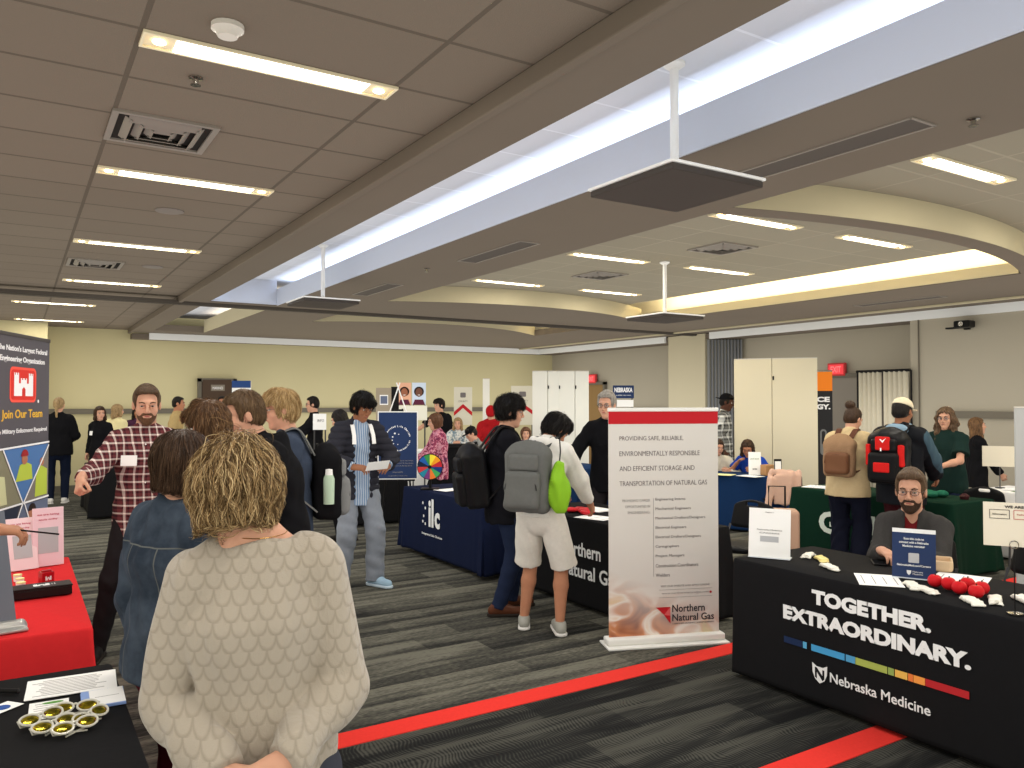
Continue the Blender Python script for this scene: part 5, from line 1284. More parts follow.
# --- on the blue table
hb, MBB = holder('white tablet-shaped sign on the blue table before the woman in blue', 8.30, 7.18, math.radians(-40), .16, .30, MAT['paper'], 6); text('lettering', 'LINCOLN', mat('print_green', (90,130,70), .7), hb, MBB @ xf((0,-.0026,.2)), w=.11, h=.02); text('lettering', 'jobs', GI, hb, MBB @ xf((0,-.0026,.06)), w=.06, h=.03, bold=.04)
hb, MBB = holder('small framed card with black edge on the blue table', 8.42, 6.90, math.radians(-30), .10, .22, MAT['black'], 4); plaque('card', .08, .17, .002, MAT['paper'], hb, MBB @ xf((0,-.003,.02)))
sheet('pale yellow flyers on the near edge of the blue table', 7.98, 7.45, .4, .22, .30, mat('paper_yellow', (232,226,160), .7), n=3, lines=3); sheet('white flyers beside the yellow ones on the blue table', 8.12, 7.10, .1, .22, .30, n=3, lines=3)
S = SDF(); S.box((0,0,.07), (.08,.05,.07), None, .008, .01); o = link('paper_bag', S.mesh(.006, 'c'), mat('kraft_paper', (176,132,88), .8)); o.location = (8.42, 7.08, TZ); tag(o, 'small brown paper bag on the blue table behind the white sign', 'bag')
# --- white table far right
for k in range(6): sheet('sheet among the papers spread on the far right white table', 9.25+.12*(k % 2), 3.5+.2*k, .4*k, .2, .26, [MAT['paper'], mat('paper_green', (110,140,90), .7)][k % 3 == 1], lines=3, grp='papers on the far right white table')
s_ = Vector((9.39, 4.64, 0.79)); s2 = empty('sign_stand', (s_.x, s_.y, TZ), math.radians(-58), 'blank cream sign on a metal stand above the far right chair', 'sign'); MB().lathe([(0,0),(.05,0),(.05,.008),(0,.008)]).build('base', MAT['greymetal'], s2); MB().cyl((0,0,0), (0,0,.28), .006).build('pole', MAT['greymetal'], s2); plaque('card', .34, .23, .004, mat('card_cream', (222,212,190)), s2, xf((0,-.01,.24)))
p_ = Vector((9.26, 4.37, 0.87)); o = cup('pale pink jug at the right edge on the white table', (9.15, 3.72, TZ), .07, .28, mat('pale_pink', (214,176,170), .5), True, 'jug', 'jug')

# --- red table things
def standcard(label, x, y, rz, w, h, tint, n_, lean=10):
    o = empty('display_card', (x, y, TZ), rz, label, 'card'); M = xf((0,0,.002), rx=math.radians(-lean)); plaque('card', w, h, .003, tint, o, M)
    text('lettering', 'we are hiring', mat('print_crimson', (190,50,80), .7), o, M @ xf((0,-.002,h*.86)), w=w*.7, h=.014); text('lettering', 'apply today', mat('print_crimson', (190,50,80)), o, M @ xf((0,-.002,h*.78)), w=w*.6, h=.012)
    MB().box((0,.04,.003), (w*.8,.08,.004)).build('foot', MAT['white'], o); quad('grey_panel', [(-w*.32,h*.22),(w*.32,h*.22),(w*.32,h*.66),(-w*.32,h*.66)], mat('print_pale_grey', (176,176,176)), o, -.002, M=M); return o
PKC = mat('card_pink', (232,200,204), .6); PKD = mat('card_rose', (232,206,206), .6)
standcard('taller pink table card on the red table, nearest the aisle', .175, 5.42, .22, .165, .34, PKC, 0, 4); standcard('tilted pale pink card to the left of the taller one on the red table', .055, 5.36, .32, .15, .30, PKD, 1, 16)
bx = empty('presentation_box', (.10, 4.62, TZ), .06, 'long black box with a white castle badge on the red table', 'box'); MB().box((0,0,.022), (.30,.12,.044), bev=.006).build('box_body', MAT['black'], bx); MB().box((0,0,.047), (.305,.125,.010), bev=.004).build('lid', MAT['black'], bx)
b_ = MB(xf((.02,-.025,.0522))); b_.prism([(a*.22, b*.30) for a, b in cs], 0, .0008); b_.build('castle_print', WT, bx)
for q in (.066, .078): MB().box((q,0,.0526), (.003,.03,.0008)).build('print_mark', WT, bx)
sc_ = empty('paper_cube', (.15, 4.93, TZ), .3, 'small red glossy cube with a white mark on the red table', 'cube'); MB().box((0,0,.03), (.06,.06,.06), bev=.004).build('cube_body', mat('glossy_red', (170,22,30), .2), sc_); MB(xf((0,-.031,.018), rx=PI/2)).prism([(a*.09, b*.14) for a, b in cs], 0, .0008).build('castle_print', WT, sc_); MB().box((0,0,.064), (.045,.02,.006)).build('ribbon', mat('glossy_red', (170,22,30)), sc_)
for k, (x_, y_) in enumerate(((.02,5.05),(.03,4.94),(.035,4.83))):
    o = empty('golf_tee_pack', (x_, y_, TZ), 0, ['small cream tub at the back of the row behind the grey stand', 'small cream tub in the middle of the row behind the grey stand', 'small cream tub at the front of the row behind the grey stand'][k], 'tub', 'cream tubs on the red table'); MB().lathe([(0,0),(.018,0),(.02,.03),(0,.03)]).build('tub', MAT['paper'], o, True); MB().lathe([(0,.03),(.021,.03),(.021,.037),(0,.037)]).build('lid', mat('paper_yellow', (232,226,160)), o, True)
gs_ = empty('tabletop_banner', (-.045, 3.99, TZ), math.radians(8), 'grey tabletop banner on a curved silver base at the left edge', 'banner')
S = SDF(); S.cap((-.10,0,.022), (.075,0,.018), .022, k=.01); S.box((0,-.02,.006), (.095,.05,.006), None, .004, .02); link('base', S.mesh(.004, 'b'), mat('satin_silver', (190,190,186), .3, .6), gs_)
p = MB(xf((-.03,0,.02), ry=math.radians(-6))); p.box((0,.0,.24), (.18,.004,.48)); p.build('banner_panel', mat('banner_grey', (112,116,124), .5), gs_)

# --- lower left black table things
TF = .7335
sheet('white printed sheet with rows of small text on the lower left black table', .175, 3.11, -.06, .27, .20, n=2, lines=10, z=TF); o = sheet('small white card with a green oval under the sunglasses', .10, 2.90, -.05, .11, .16, lines=7, z=TF)
MB(xf((.01,.058,.0016))).prism([(.03*math.cos(k*PI/8), .010*math.sin(k*PI/8)) for k in range(16)], 0, .0005).build('green_oval', mat('print_leaf', (96,150,70), .7), o)
o = sheet('blue and white booklet stack beside the small card', .252, 2.905, -.03, .125, .16, mat('booklet_blue', (132,158,206), .6), n=7, lines=0, z=TF); MB().box((.012,0,.0092), (.10,.15,.0008)).build('cover', MAT['paper'], o); MB().box((.012,0,.0098), (.07,.003,.0004)).build('print_line', GI2, o)
o = sheet('white triangular badge with a blue seal at the left edge', -.02, 2.995, .7, .085, .07, lines=0, z=TF, name='badge', cat='badge'); MB().cyl((-.005,0,.0012), (-.005,0,.0022), .022, seg=20).build('seal', mat('seal_blue', (40,80,150), .5), o)
o = empty('marker_pen', (-.02, 3.14, TF+.008), 2.5, 'black marker pen at the left edge above the badge', 'pen'); MB().cyl((-.05,0,0), (.035,0,0), .008).build('barrel', MAT['black'], o, True); MB().cyl((.035,0,0), (.07,0,0), .009).build('cap', MAT['black'], o, True)
GLc = mat('clear_frame', (226,222,206), .15); GLc.node_tree.nodes['Principled BSDF'].inputs['Transmission Weight'].default_value = .25
GLl = mat('gold_mirror', (190,170,50), .12, .85); t = NT(GLl); t.color(t.ramp(t.noise(t.coord(), 30, 2), [(.35, srgb((120,110,30))), (.5, srgb((206,186,50))), (.65, srgb((150,96,50)))]))
def sunglasses(label, x, y, rz, proto=[]):
    if proto: o = copy_tree(proto[0]); o.location = (x, y, TF); o.rotation_euler = (0,0,rz); return tag(o, label, 'sunglasses', 'sunglasses piled on the black table')
    o = empty('sunglasses', (x, y, TF), rz, label, 'sunglasses', 'sunglasses piled on the black table'); M = xf((0,0,.003), rx=math.radians(28))
    f = MB(M)
    for q in (-1, 1): f.tube([(q*.034+.029*math.cos(a)*(1+.08*math.sin(a)), .023+.021*math.sin(a), .010) for a in [k*2*PI/18 for k in range(18)]], .0036, 6, True)
    f.tube([(-.008,.030,.011), (0,.034,.012), (.008,.030,.011)], .0035, 6); f.build('frame', GLc, o, True)
    for q in (-1, 1): MB(M).sphere((q*.034,.023,.006), .0285, 18, (1,.74,.14)).build('lens', GLl, o, True)
    for q in (-1, 1): MB(M).tube([(q*.064,.036,.008), (q*.060,.020,-.004), (q*.002,.012,-.006), (q*-.03,.004,-.006)], .003, 6).build('temple', GLc, o, True)
    proto.append(o); return o
for x_, y_, a, lb in ((.085,2.77,.5,'gold mirrored sunglasses at the far left of the pile'), (.115,2.69,.45,'gold mirrored sunglasses in the lower middle of the pile'), (.165,2.80,-.2,'gold mirrored sunglasses touching the small white card'), (.165,2.645,.35,'gold mirrored sunglasses at the front of the pile'), (.215,2.71,.75,'gold mirrored sunglasses at the right end of the pile')): sunglasses(lb, x_, y_, a)

# --- booth signs and boards at the back
def board(label, a, b, face, bottom=None, rz=None, cat='sign', name='booth_sign', th=.02, legs=True):
    a = Vector(a); b = Vector(b); w = (b-a).xy.length; ztop = max(a.z, b.z); zb = min(a.z, b.z)
    ang = math.atan2(b.y-a.y, b.x-a.x); m_ = (a+b)/2
    o = empty(name, (m_.x, m_.y, 0), ang, label, cat); plaque('sign_panel', w, ztop-zb, th, face, o, xf((0,0,zb)))
    if legs:
        for q in (-1, 1): MB().cyl((q*w*.42,th,0), (q*w*.42,th,zb+.1), .012, seg=8).build('leg', MAT['greymetal'], o)
    return o, w, zb, ztop
o, w, z0, z1 = board('dark brown backdrop board with a small nameplate near the far wall', (3.12, 16.45, 2.14), (3.6, 16.17, 1.25), mat('backdrop_brown', (70,56,46), .6), name='backdrop'); quad('nameplate', [(-w*.2,z1-.22),(w*.28,z1-.22),(w*.28,z1-.10),(-w*.2,z1-.10)], mat('plate_tan', (120,112,100), .5), o, -.012); text('lettering', 'MARINES', WTX, o, xf((w*.04,-.014,z1-.19)), w=w*.36, h=.05)
o, w, z0, z1 = board('blue-topped white poster with a small portrait, beside the dark brown backdrop', (3.61, 16.14, 2.12), (3.93, 15.96, 1.5), MAT['paper'], name='poster', cat='poster'); quad('blue_print', [(-w/2,z1-.14),(w/2,z1-.14),(w/2,z1),(-w/2,z1)], mat('print_royal', (44,70,120), .6), o, -.012); quad('portrait', rr(-w*.18,z1-.35,w*.32,.3,.04), skn, o, -.012); text('lettering', 'JOIN', GI, o, xf((w*.22,-.012,z1-.36)), w=w*.36, h=.09, bold=.03)
o, w, z0, z1 = board('white sheet sign held up on a table near the dark-suited man', (4.08, 12.56, 1.51), (4.26, 12.45, 1.25), MAT['paper']); text('lettering', 'INFO', GI, o, xf((w*.1,-.012,(z0+z1)/2)), w=w*.5, h=.04)
o, w, z0, z1 = board('tan display board with two small framed photos behind the puffer jacket man', (4.32, 10.51, 1.9), (4.51, 10.41, 1.28), mat('board_tan', (150,138,118), .7), name='display_board')
for k in range(2): quad('framed_print', [(-w*.25,z1-.24-.24*k),(w*.30,z1-.24-.24*k),(w*.30,z1-.10-.24*k),(-w*.25,z1-.10-.24*k)], MAT['paper'], o, -.012); quad('print_picture', [(-w*.2,z1-.225-.24*k),(w*.25,z1-.225-.24*k),(w*.25,z1-.115-.24*k),(-w*.2,z1-.115-.24*k)], prp, o, -.0135)
o, w, z0, z1 = board('black narrow display panel behind the easel top', (4.58, 10.58, 1.92), (4.68, 10.53, 1.37), MAT['black'], name='display_board')
for nm_, pa_, pb_, bgc, hc, tc in (('pale orange', Vector((5.52, 12.47, 2.03)), Vector((5.72, 12.36, 1.65)), (222,170,140), (40,26,22), (150,96,72)), ('pale blue', Vector((5.73, 12.34, 2.03)), Vector((5.93, 12.22, 1.65)), (200,212,226), (40,34,34), (112,76,62))):
    o, w, z0, z1 = board('poster of a smiling face on a %s ground, near the far wall' % nm_, pa_, pb_, mat('poster_'+nm_.replace(' ', '_'), bgc, .6), name='poster', cat='poster')
    h_ = z1-z0; quad('portrait_hair', disc(0, z0+h_*.60, w*.36, 20), mat('print_hair_%d' % tc[0], hc, .7), o, -.012); quad('portrait_face', [(w*.25*math.cos(a_), z0+h_*.56+w*.32*math.sin(a_)) for a_ in [k*PI/10 for k in range(20)]], mat('print_face_%d' % tc[0], tc, .7), o, -.0135)
    quad('portrait_shoulders', [(-w*.45,z0),(w*.45,z0),(w*.30,z0+h_*.24),(-w*.30,z0+h_*.24)], mat('print_top_%d' % tc[0], (90,40,60), .7), o, -.0135); quad('portrait_smile', [(-w*.1,z0+h_*.46),(w*.1,z0+h_*.46),(w*.06,z0+h_*.43),(-w*.06,z0+h_*.43)], MAT['paper'], o, -.015)
board('plain white panel under the two portrait posters', (5.52, 12.42, 1.64), (5.93, 12.17, 1.39), mat('panel_ivory', (222,218,200), .7))
for lb, a, b in (('tall beige booth banner with a red chevron, left of the far white panel', Vector((7.46, 14.09, 2.0)), Vector((7.78, 13.91, 1.24))), ('beige booth banner with a dark crest behind the curly dark-haired man', Vector((8.06, 12.88, 2.01)), Vector((8.44, 12.66, 1.26)))):
    o, w, z0, z1 = board(lb, a, b, mat('banner_beige', (206,200,180), .6), name='booth_banner', cat='banner'); quad('crest', rr(0,z1-.16,w*.3,.10,.02), GI, o, -.012); text('lettering', 'COUNTY', GI, o, xf((0,-.012,z1-.30)), w=w*.5, h=.03)
    for q in (-1, 1): quad('chevron', [(0,z0+.42),(q*w*.5,z0+.26),(q*w*.5,z0+.18),(0,z0+.34)], RD, o, -.012)
o, w, z0, z1 = board('navy sign reading NEBRASKA with a white strip beneath, by the wooden door', (9.46, 11.53, 2.01), (9.8, 11.33, 1.77), mat('sign_navy', (38,54,88)), cat='sign'); text('lettering', 'NEBRASKA', WTX, o, xf((0,-.012,z0+.11)), w=w*.86, h=.09, bold=.04); text('lettering', 'public service', WTX, o, xf((0,-.012,z0+.04)), w=w*.7, h=.03); plaque('lower_strip', w*.95, .13, .02, MAT['paper'], o, xf((0,0,z0-.16)))

# ------------------------------------------------------------------ the people
def tee(name, rgb, **k): return cloth('cloth_'+name, rgb, **k)
BLK = tee('black', (20,20,22)); SHOE_B = mat('shoe_black', (24,22,22), .5); SHOE_BR = mat('shoe_brown', (84,48,32), .45); SOLE_W = mat('sole_white', (214,210,202), .6); SOLE_D = mat('sole_dark', (40,34,30), .7)
DEN = tee('denim_dark', (30,38,58)); DENL = tee('denim_light', (126,131,138)); 
def fl_down(cz=.13, cy=-.03, rad=.8, dn=.5, sx=0.0, curl=0.0):
    def f(q, ph):
        v = q-V3(0, cy, cz); v = v/np.maximum(np.linalg.norm(v, axis=1), 1e-6)[:,None]*rad; v[:,2] -= dn; v[:,0] += sx
        if curl: v[:,0] += curl*np.sin(q[:,2]*55+ph*2); v[:,2] += curl*.8*np.cos(q[:,0]*60+ph*3)
        return v
    return f
def locks(n, L, off, wid, flow, amp=.25, steps=8, zmin=-.2):
    def f(S, r, hm, root, m):
        k = .35 if QUICK else 1
        strands(S, r, int(n*k), L, off, wid, flow, 5, hm, m, 'hair', root, sel=lambda q: q[:,2] > zmin, amp=amp, steps=steps)
    return f
LKF = lockmat('hair_blonde_highlights', [(.20, (62,46,30)), (.40, (110,86,56)), (.60, (158,128,86)), (.86, (220,194,146))])
LKD = lockmat('hair_brunette_locks', [(.15, (26,18,14)), (.5, (58,42,32)), (.85, (96,72,54))]); LKS = lockmat('hair_strawberry_locks', [(.15, (112,84,50)), (.5, (176,144,96)), (.85, (220,192,142))])
LKS2 = lockmat('hair_light_brown_locks', [(.15, (52,38,26)), (.5, (98,76,54)), (.85, (140,114,84))])
LKB = lockmat('hair_brown_locks', [(.15, (38,26,18)), (.5, (88,62,42)), (.85, (136,104,72))]); LKK = lockmat('hair_black_locks', [(.15, (8,7,7)), (.6, (20,18,18)), (.9, (46,42,40))])
# knitted sweater with a scale pattern
KN = mat('cream_knit', (160,150,134), .85, spec=.15, sheen=.2); t = NT(KN); o_ = t.coord(); x, y, z = t.sep(o_)
u = t.math('DIVIDE', t.math('ADD', x, t.math('MULTIPLY', y, .0)), .036); v = t.math('DIVIDE', z, .031)
row = t.math('FLOOR', v); fv = t.math('SUBTRACT', v, row); par = t.math('MULTIPLY', t.math('MODULO', t.math('ADD', row, 100), 2), .5)
fu = t.math('SUBTRACT', t.math('FRACT', t.math('ADD', t.math('ADD', u, par), 60)), .5)
# a scale: groove along an arc hanging in each cell
dist_ = t.math('SQRT', t.math('ADD', t.math('POWER', t.math('MULTIPLY', fu, 2.0), 2), t.math('POWER', t.math('SUBTRACT', 1.0, fv), 2)))
gv = t.math('ABSOLUTE', t.math('SUBTRACT', dist_, 1.0)); gr_ = t.n('ShaderNodeMapRange', **{'From Min': 0.0, 'From Max': .22, 'To Min': 0.0, 'To Max': 1.0}); t.set(gr_.inputs['Value'], gv)
stt = t.noise(t.mapping(o_, (1,1,1)), 420, 2); fold_ = t.noise(t.mapping(o_, (1,1,.45)), 9, 4, .55, .8)
t.color(t.mix(gr_.outputs[0], srgb((144,134,118)), srgb((160,150,134))))
t.bump(t.math('ADD', t.math('ADD', t.math('MULTIPLY', gr_.outputs[0], .22), t.math('MULTIPLY', stt, .3)), t.math('MULTIPLY', fold_, 3.0)), .006, .75)

def fd(S, e): return S
# 1 foreground woman
def sweater_post(G, r):
    s = r.s
p_, r_ = person('blonde-haired woman in a cream knit sweater seen from behind, hands clasped at her back', .462, 1.80, 76, 1.70,
    dict(rh=(.045,-.195,1.005), lh=(-.065,-.17,.985), rel=(.95,.7,-.8), lel=(-.75,.9,-1), hx=-.048, hs=.93, neck=.45, head=(6,4,0), sw=.134, hunch=6, w=.90, hips=1.1),
    top=('sweater', KN, dict(e=.014, se=.004, drop=.30, amp=.010, ff=34, zs=.5, boat=1, loose=1.1, cuffr=.034, frac=1.97, sk=.006, res=.0055)), legs=('trousers', tee('slate_pants', (60,62,70))), shoes=(SOLE_D, SHOE_B),
    hair=(('bob', .078, 1.9), LKF, None, locks(9000, .12, .016, .00105, fl_down(.10, -.035, .9, .42, .14, .30), .32, 11, -.12)), fem=True, res=.006, skn='skin_fair', faceon=True,
    hdR=(-.8,-.1,-.35), nR=(0,.9,-.2), hdL=(.8,-.15,-.2), nL=(0,.9,.1), curlR=(30,40,30), curlL=(35,45,35))
MB().tube([tuple(r_.N+V3(.062*math.sin(a), -.004-.058*math.cos(a), .018-.006*math.cos(a))) for a in [-1.6+.2*k for k in range(17)]], .0009, 4).build('necklace', mat('gold', (200,160,90), .25, .9), p_)
# 2 denim woman
def denim_extra(root, r):
    b = MB(); c = r.C+r.fw*.135*r.s-r.xs*.09*r.s; 
    b.box((0,0,0), (.10,.006,.10), Matrix.Translation(Vector(c)), bev=.002); b.build('chest_pocket', tee('denim_shirt', (56,64,78)), root)
    MB().sphere(tuple(c+V3(0,.006,.035)), .005, 8).build('button', MAT['chrome'], root)
DNJ = cloth('denim_jacket', (56,64,78), .15, 90, .5); t = NT(DNJ); x, y, z = t.sep(t.coord())
m1 = t.math('LESS_THAN', t.math('ABSOLUTE', t.math('SUBTRACT', z, 1.22)), .0022); m2 = t.math('MULTIPLY', t.math('LESS_THAN', t.math('ABSOLUTE', t.math('SUBTRACT', t.math('ABSOLUTE', x), .075)), .0022), t.math('LESS_THAN', z, 1.22)); wear = t.noise(t.coord(), 7, 4, .6)
t.color(t.mix(t.math('MAXIMUM', m1, m2), t.ramp(wear, [(.35, srgb((40,48,58))), (.65, srgb((68,77,88)))]), srgb((92,94,92))))
person('woman with a dark brown bob and blue denim jacket, left of the cream sweater', .465, 2.93, 24, 1.63,
    dict(rh=(.22,.30,.98), lh=(-.20,.05,.86), head=(-14,6,0), sw=.160, hips=1.1), top=('shirt', tee('white_tee', (214,210,204)), dict(e=.004, drop=0, hemz=-.02)), over=('jacket', DNJ, dict(e=.024, collar=1, open=.03, drop=.01, hemz=.03, amp=.009)),
    legs=('trousers', tee('maroon', (84,28,38))), shoes=(SOLE_D, SHOE_B), hair=(('bob', .105), LKD, None, locks(3000, .14, .005, .0012, fl_down(.14, -.03, .5, .9), .10, 9, -.10)), fem=True, res=.007, extra=denim_extra)
# 3 plaid man
PL = plaid('plaid_maroon', (100,50,52), (222,208,196), (46,26,32), .052)
def tag_extra(dx=.085, dz=-.015, w=.075, h=.055, y=.118):
    def f(root, r):
        c = r.C+r.fw*y*r.s+r.xs*dx*r.s+V3(0,0,dz)
        MB().box((0,0,0), (w,.003,h), Matrix.Translation(Vector(c)) @ Matrix.Rotation(-.35 if dx > 0 else .2, 4, 'Z') @ Matrix.Rotation(.12, 4, 'X')).build('name_tag', MAT['paper'], root)
    return f
def plaid_extra(root, r):
    tag_extra(.095, .0, .105, .07, .130)(root, r); b = MB()
    for k in range(6): b.sphere(tuple(r.W+r.fw*.118*r.s+V3(0,0,-.10+.085*k)), .0055, 8)
    b.build('shirt_buttons', MAT['white'], root)
person('bearded man in a maroon and white plaid shirt pointing with his right hand', .76, 5.92, -99, 1.85,
    dict(rh=(.335,.40,1.17), lh=(-.20,.27,1.12), rel=(.5,-.4,-1), lel=(-1,-.2,-.6), head=(4,10,0), rf=(.27,.02), lf=(-.16,.05), hs=1.02, w=1.03), top=('shirt', PL, dict(e=.020, collar=1, drop=.07, amp=.005, frac=1.88)),
    legs=('trousers', tee('charcoal', (34,31,32))), shoes=(SOLE_D, SHOE_B), hair=(('short', .007, .012), HBR), beard=hairmat('beard_brown', (70,48,34), (110,80,58), 200), res=.0065, extra=plaid_extra,
    hdR=(.1,.7,-.75), nR=(-.75,-.25,-.35), curlR=(70,80,60), curlL=(50,55,40), hdL=(.95,.15,.1), nL=(.1,-.9,.1), skn='skin_fair')
# 4 student with an earbud
def bud(root, r): MB().tube([tuple(r.h(-.087,.012,.0)), tuple(r.h(-.088,.010,-.03))], .006, 6).build('earbud', MAT['white'], root, True)
person('brown-haired person with a white earbud, only the back of the head showing', .80, 3.98, 102, 1.735, dict(head=(22,6,0)), top=('shirt', tee('navy', (28,32,48)), dict(e=.018, collar=1)), legs=('jeans', DEN), shoes=(SOLE_W, SHOE_B),
    hair=(('mop', .014), LKB, None, locks(2200, .08, .010, .0013, fl_down(.12, -.05, .8, .35, .2), .3, 8, -.08)), res=.008, extra=bud)
# 5 hoodie
def hood_extra(root, r):
    pass
person('short-haired man in a black hoodie with the hood down, head bowed to the left', 1.25, 4.44, 176, 1.83, dict(head=(4,16,0), lean=9, hunch=16, rh=(.1,.32,1.0), lh=(-.1,.32,1.0), sw=.168, w=1.06), top=('hoodie', BLK, dict(e=.028, hood=1, drop=.08, amp=.006, se=.004)), legs=('jeans', tee('black_jeans', (26,26,32))), shoes=(SOLE_W, SHOE_B),
    hair=(('short', .007, .014), LKS2, None, locks(2600, .045, .005, .0011, fl_down(.13, -.05, .8, .2), .25, 6, -.07)), res=.007)
# 6 blond with backpack
p6, r6 = person('blond young man in glasses and a blue denim shirt wearing a black and grey backpack', 1.53, 5.14, 168, 1.82, dict(head=(6,8,0), hunch=8, rh=(.15,.3,1.0), lh=(-.15,.3,1.0)), top=('shirt', tee('blue_shirt', (56,64,78)), dict(e=.018, collar=1, drop=.06)), legs=('jeans', tee('navy_check', (40,48,64))), shoes=(SOLE_W, SHOE_B),
    hair=(('mop', .011), LKS, None, locks(2600, .09, .010, .0012, fl_down(.12, -.05, .8, .4, .1), .25, 8, -.07)), glasses=mat('wire_frame', (120,110,100), .3, .8), res=.007)
bp6, L6 = backpack('black backpack with a grey side pocket and bottle on the blond young man', p6, r6, BLK, MAT['black'], .30, .47, .18, pocket_m=tee('grey_mesh', (120,120,118)), strap_m=tee('strap_grey', (118,118,114)), off=(0,0,-.10))
b_ = empty('water_bottle', tuple(p6.location), p6.rotation_euler.z, 'clear bottle with a white cap in the backpack side pocket', 'bottle'); q_ = L6(-.175, 0, -.02)
MB().lathe([(0,-.10),(.034,-.10),(.036,.06),(.026,.085),(0,.085)], tuple(q_), 16).build('bottle_body', mat('bottle_green', (176,196,170), .15), b_, True); MB().lathe([(0,.085),(.024,.085),(.022,.12),(0,.125)], tuple(q_), 16).build('cap', MAT['white'], b_, True)
# 7 puffer jacket
SH7 = mat('shirt_stripe', (128,148,172), .8); t = NT(SH7); x, y, z = t.sep(t.coord()); t.color(t.ramp(t.math('FRACT', t.math('ADD', t.math('DIVIDE', x, .022), 40)), [(0, srgb((110,134,164))), (.55, srgb((176,186,196)))], 'CONSTANT'))
def puff_extra(root, r):
    for q in (-1, 1):
        m = r.SC+r.xs*q*.082*r.s; MB().ribbon([tuple(m+V3(0,.02,.085)), tuple(m+V3(q*.004,.085,.045)), tuple(m+V3(q*.008,.135,-.04)), tuple(m+V3(q*.012,.148,-.12))], .036, .008, (1,0,0)).build('shoulder_strap', MAT['white'], root, True)
p7, r7 = person('dark-haired man in a black puffer jacket and pale jeans reading a paper', 2.70, 7.02, -88, 1.84, dict(head=(10,24,0), hunch=8, rh=(.155,.29,1.075), lh=(-.165,.28,1.07), rel=(.9,-.6,-.5), lel=(-.9,-.6,-.5), rf=(.15,-.02), lf=(-.13,.10), lft=-20), top=('shirt', SH7, dict(e=.012, collar=1, drop=.10)), over=('puffer_jacket', tee('puffer_black', (44,44,50), bump=.15), dict(e=.034, open=.075, puff=.062, drop=.05, frac=1.9, amp=.003)),
    legs=('wide', DENL, .022), shoes=(mat('sole_ice', (190,206,214), .6), mat('shoe_ice', (150,176,192), .6)), hair=(('mop', .018), LKK, None, locks(1600, .07, .012, .0013, fl_down(.12, -.05, .8, .3), .4, 7, -.08)), skn='skin_brown', brow=(14,12,12), res=.007, extra=puff_extra,
    hdR=(-.65,.75,-.05), nR=(-.3,-.3,-.8), hdL=(.65,.75,-.05), nL=(.3,-.3,-.8), curlR=(30,35,30), curlL=(30,35,30))
o = empty('paper_sheet', tuple(world(p7, (-.01*r7.s, .42*r7.s, 1.09*r7.s))), p7.rotation_euler.z+.03, 'white paper held in both hands by the puffer jacket man', 'paper'); MB(xf((0,0,0), rx=math.radians(52), ry=.05)).box((0,0,0), (.215,.10,.0012)).build('sheet', MAT['paper'], o)
# 8 dark jacket student
p8, r8 = person('curly black-haired young man in a dark jacket and jeans facing right with a black backpack', 3.36, 5.50, -18, 1.785, dict(head=(-12,8,0), hunch=7, rh=(.14,.34,1.02), lh=(-.10,.36,1.02), rf=(.11,-.06), lf=(-.12,.10)), top=('shirt', tee('white_tee', (214,210,204)), dict(e=.002)), over=('jacket', tee('jacket_black', (20,20,24)), dict(e=.026, collar=1, drop=.10, open=.02, amp=.006)),
    legs=('jeans', DEN, .014), shoes=(SOLE_D, SHOE_BR), hair=(('mop', .022), LKK, None, locks(2200, .05, .018, .0015, fl_down(.10, -.04, .7, .1, 0, 1.0), .8, 7, -.07)), skn='skin_fair', brow=(18,14,12), res=.007)
backpack('large black backpack slung low on the dark-jacketed young man', p8, r8, mat('nylon_black', (20,20,22), .4), MAT['black'], .32, .50, .20, off=(0,-.02,-.14), tilt=8)
# 9 white hoodie student
p9, r9 = person('black-haired student in a white hoodie and white shorts leaning over the gas company table', 3.33, 4.90, 34, 1.72, dict(head=(-34,40,0), lean=10, hunch=16, headf=8, rh=(.26,.40,.93), lh=(-.02,.50,.96), rel=(1,-.6,-.4), rf=(.16,-.02), lf=(-.15,.02), rft=-32, lft=-22), top=('hoodie', tee('white_hoodie', (212,208,198)), dict(e=.026, hood=1, drop=.0, hemz=.0, amp=.006, frac=1.86)),
    legs=('shorts', tee('white_shorts', (206,200,188)), .036), shoes=(SOLE_W, mat('shoe_white_black', (150,148,138), .6)), hair=(('mop', .02), LKK, None, locks(2000, .10, .006, .0014, fl_down(.13, -.05, .7, .5), .15, 8, -.08)), skn='skin_tan', brow=(18,14,12), res=.007)
bp9, L9 = backpack('grey and black backpack on the student in the white hoodie', p9, r9, tee('grey_nylon', (94,94,90)), MAT['black'], .34, .50, .17, off=(-.03,-.01,-.11), tilt=6, strap_m=tee('strap_grey2', (70,72,70)))
S = SDF(); S.ell((0,0,0), (.085,.06,.15), k=.03); S.cap((0,0,.10), (0,0,.20), .055, .035, k=.04); S.warp(folds(.008, 50, 9, .8)); o = link('drawstring_bag', S.mesh(.007, 'b'), mat('lime_nylon', (128,176,40), .45)); q_ = world(p9, L9(.235, .02, -.10)); o.location = q_; o.rotation_euler = (0,0,p9.rotation_euler.z); tag(o, 'lime green drawstring bag hanging on the right of the grey backpack', 'bag')
o2 = MB().tube([(0,0,.18), (.0,.03,.30), (-.02,.06,.42)], .005, 6).build('cord', MAT['black'], o)
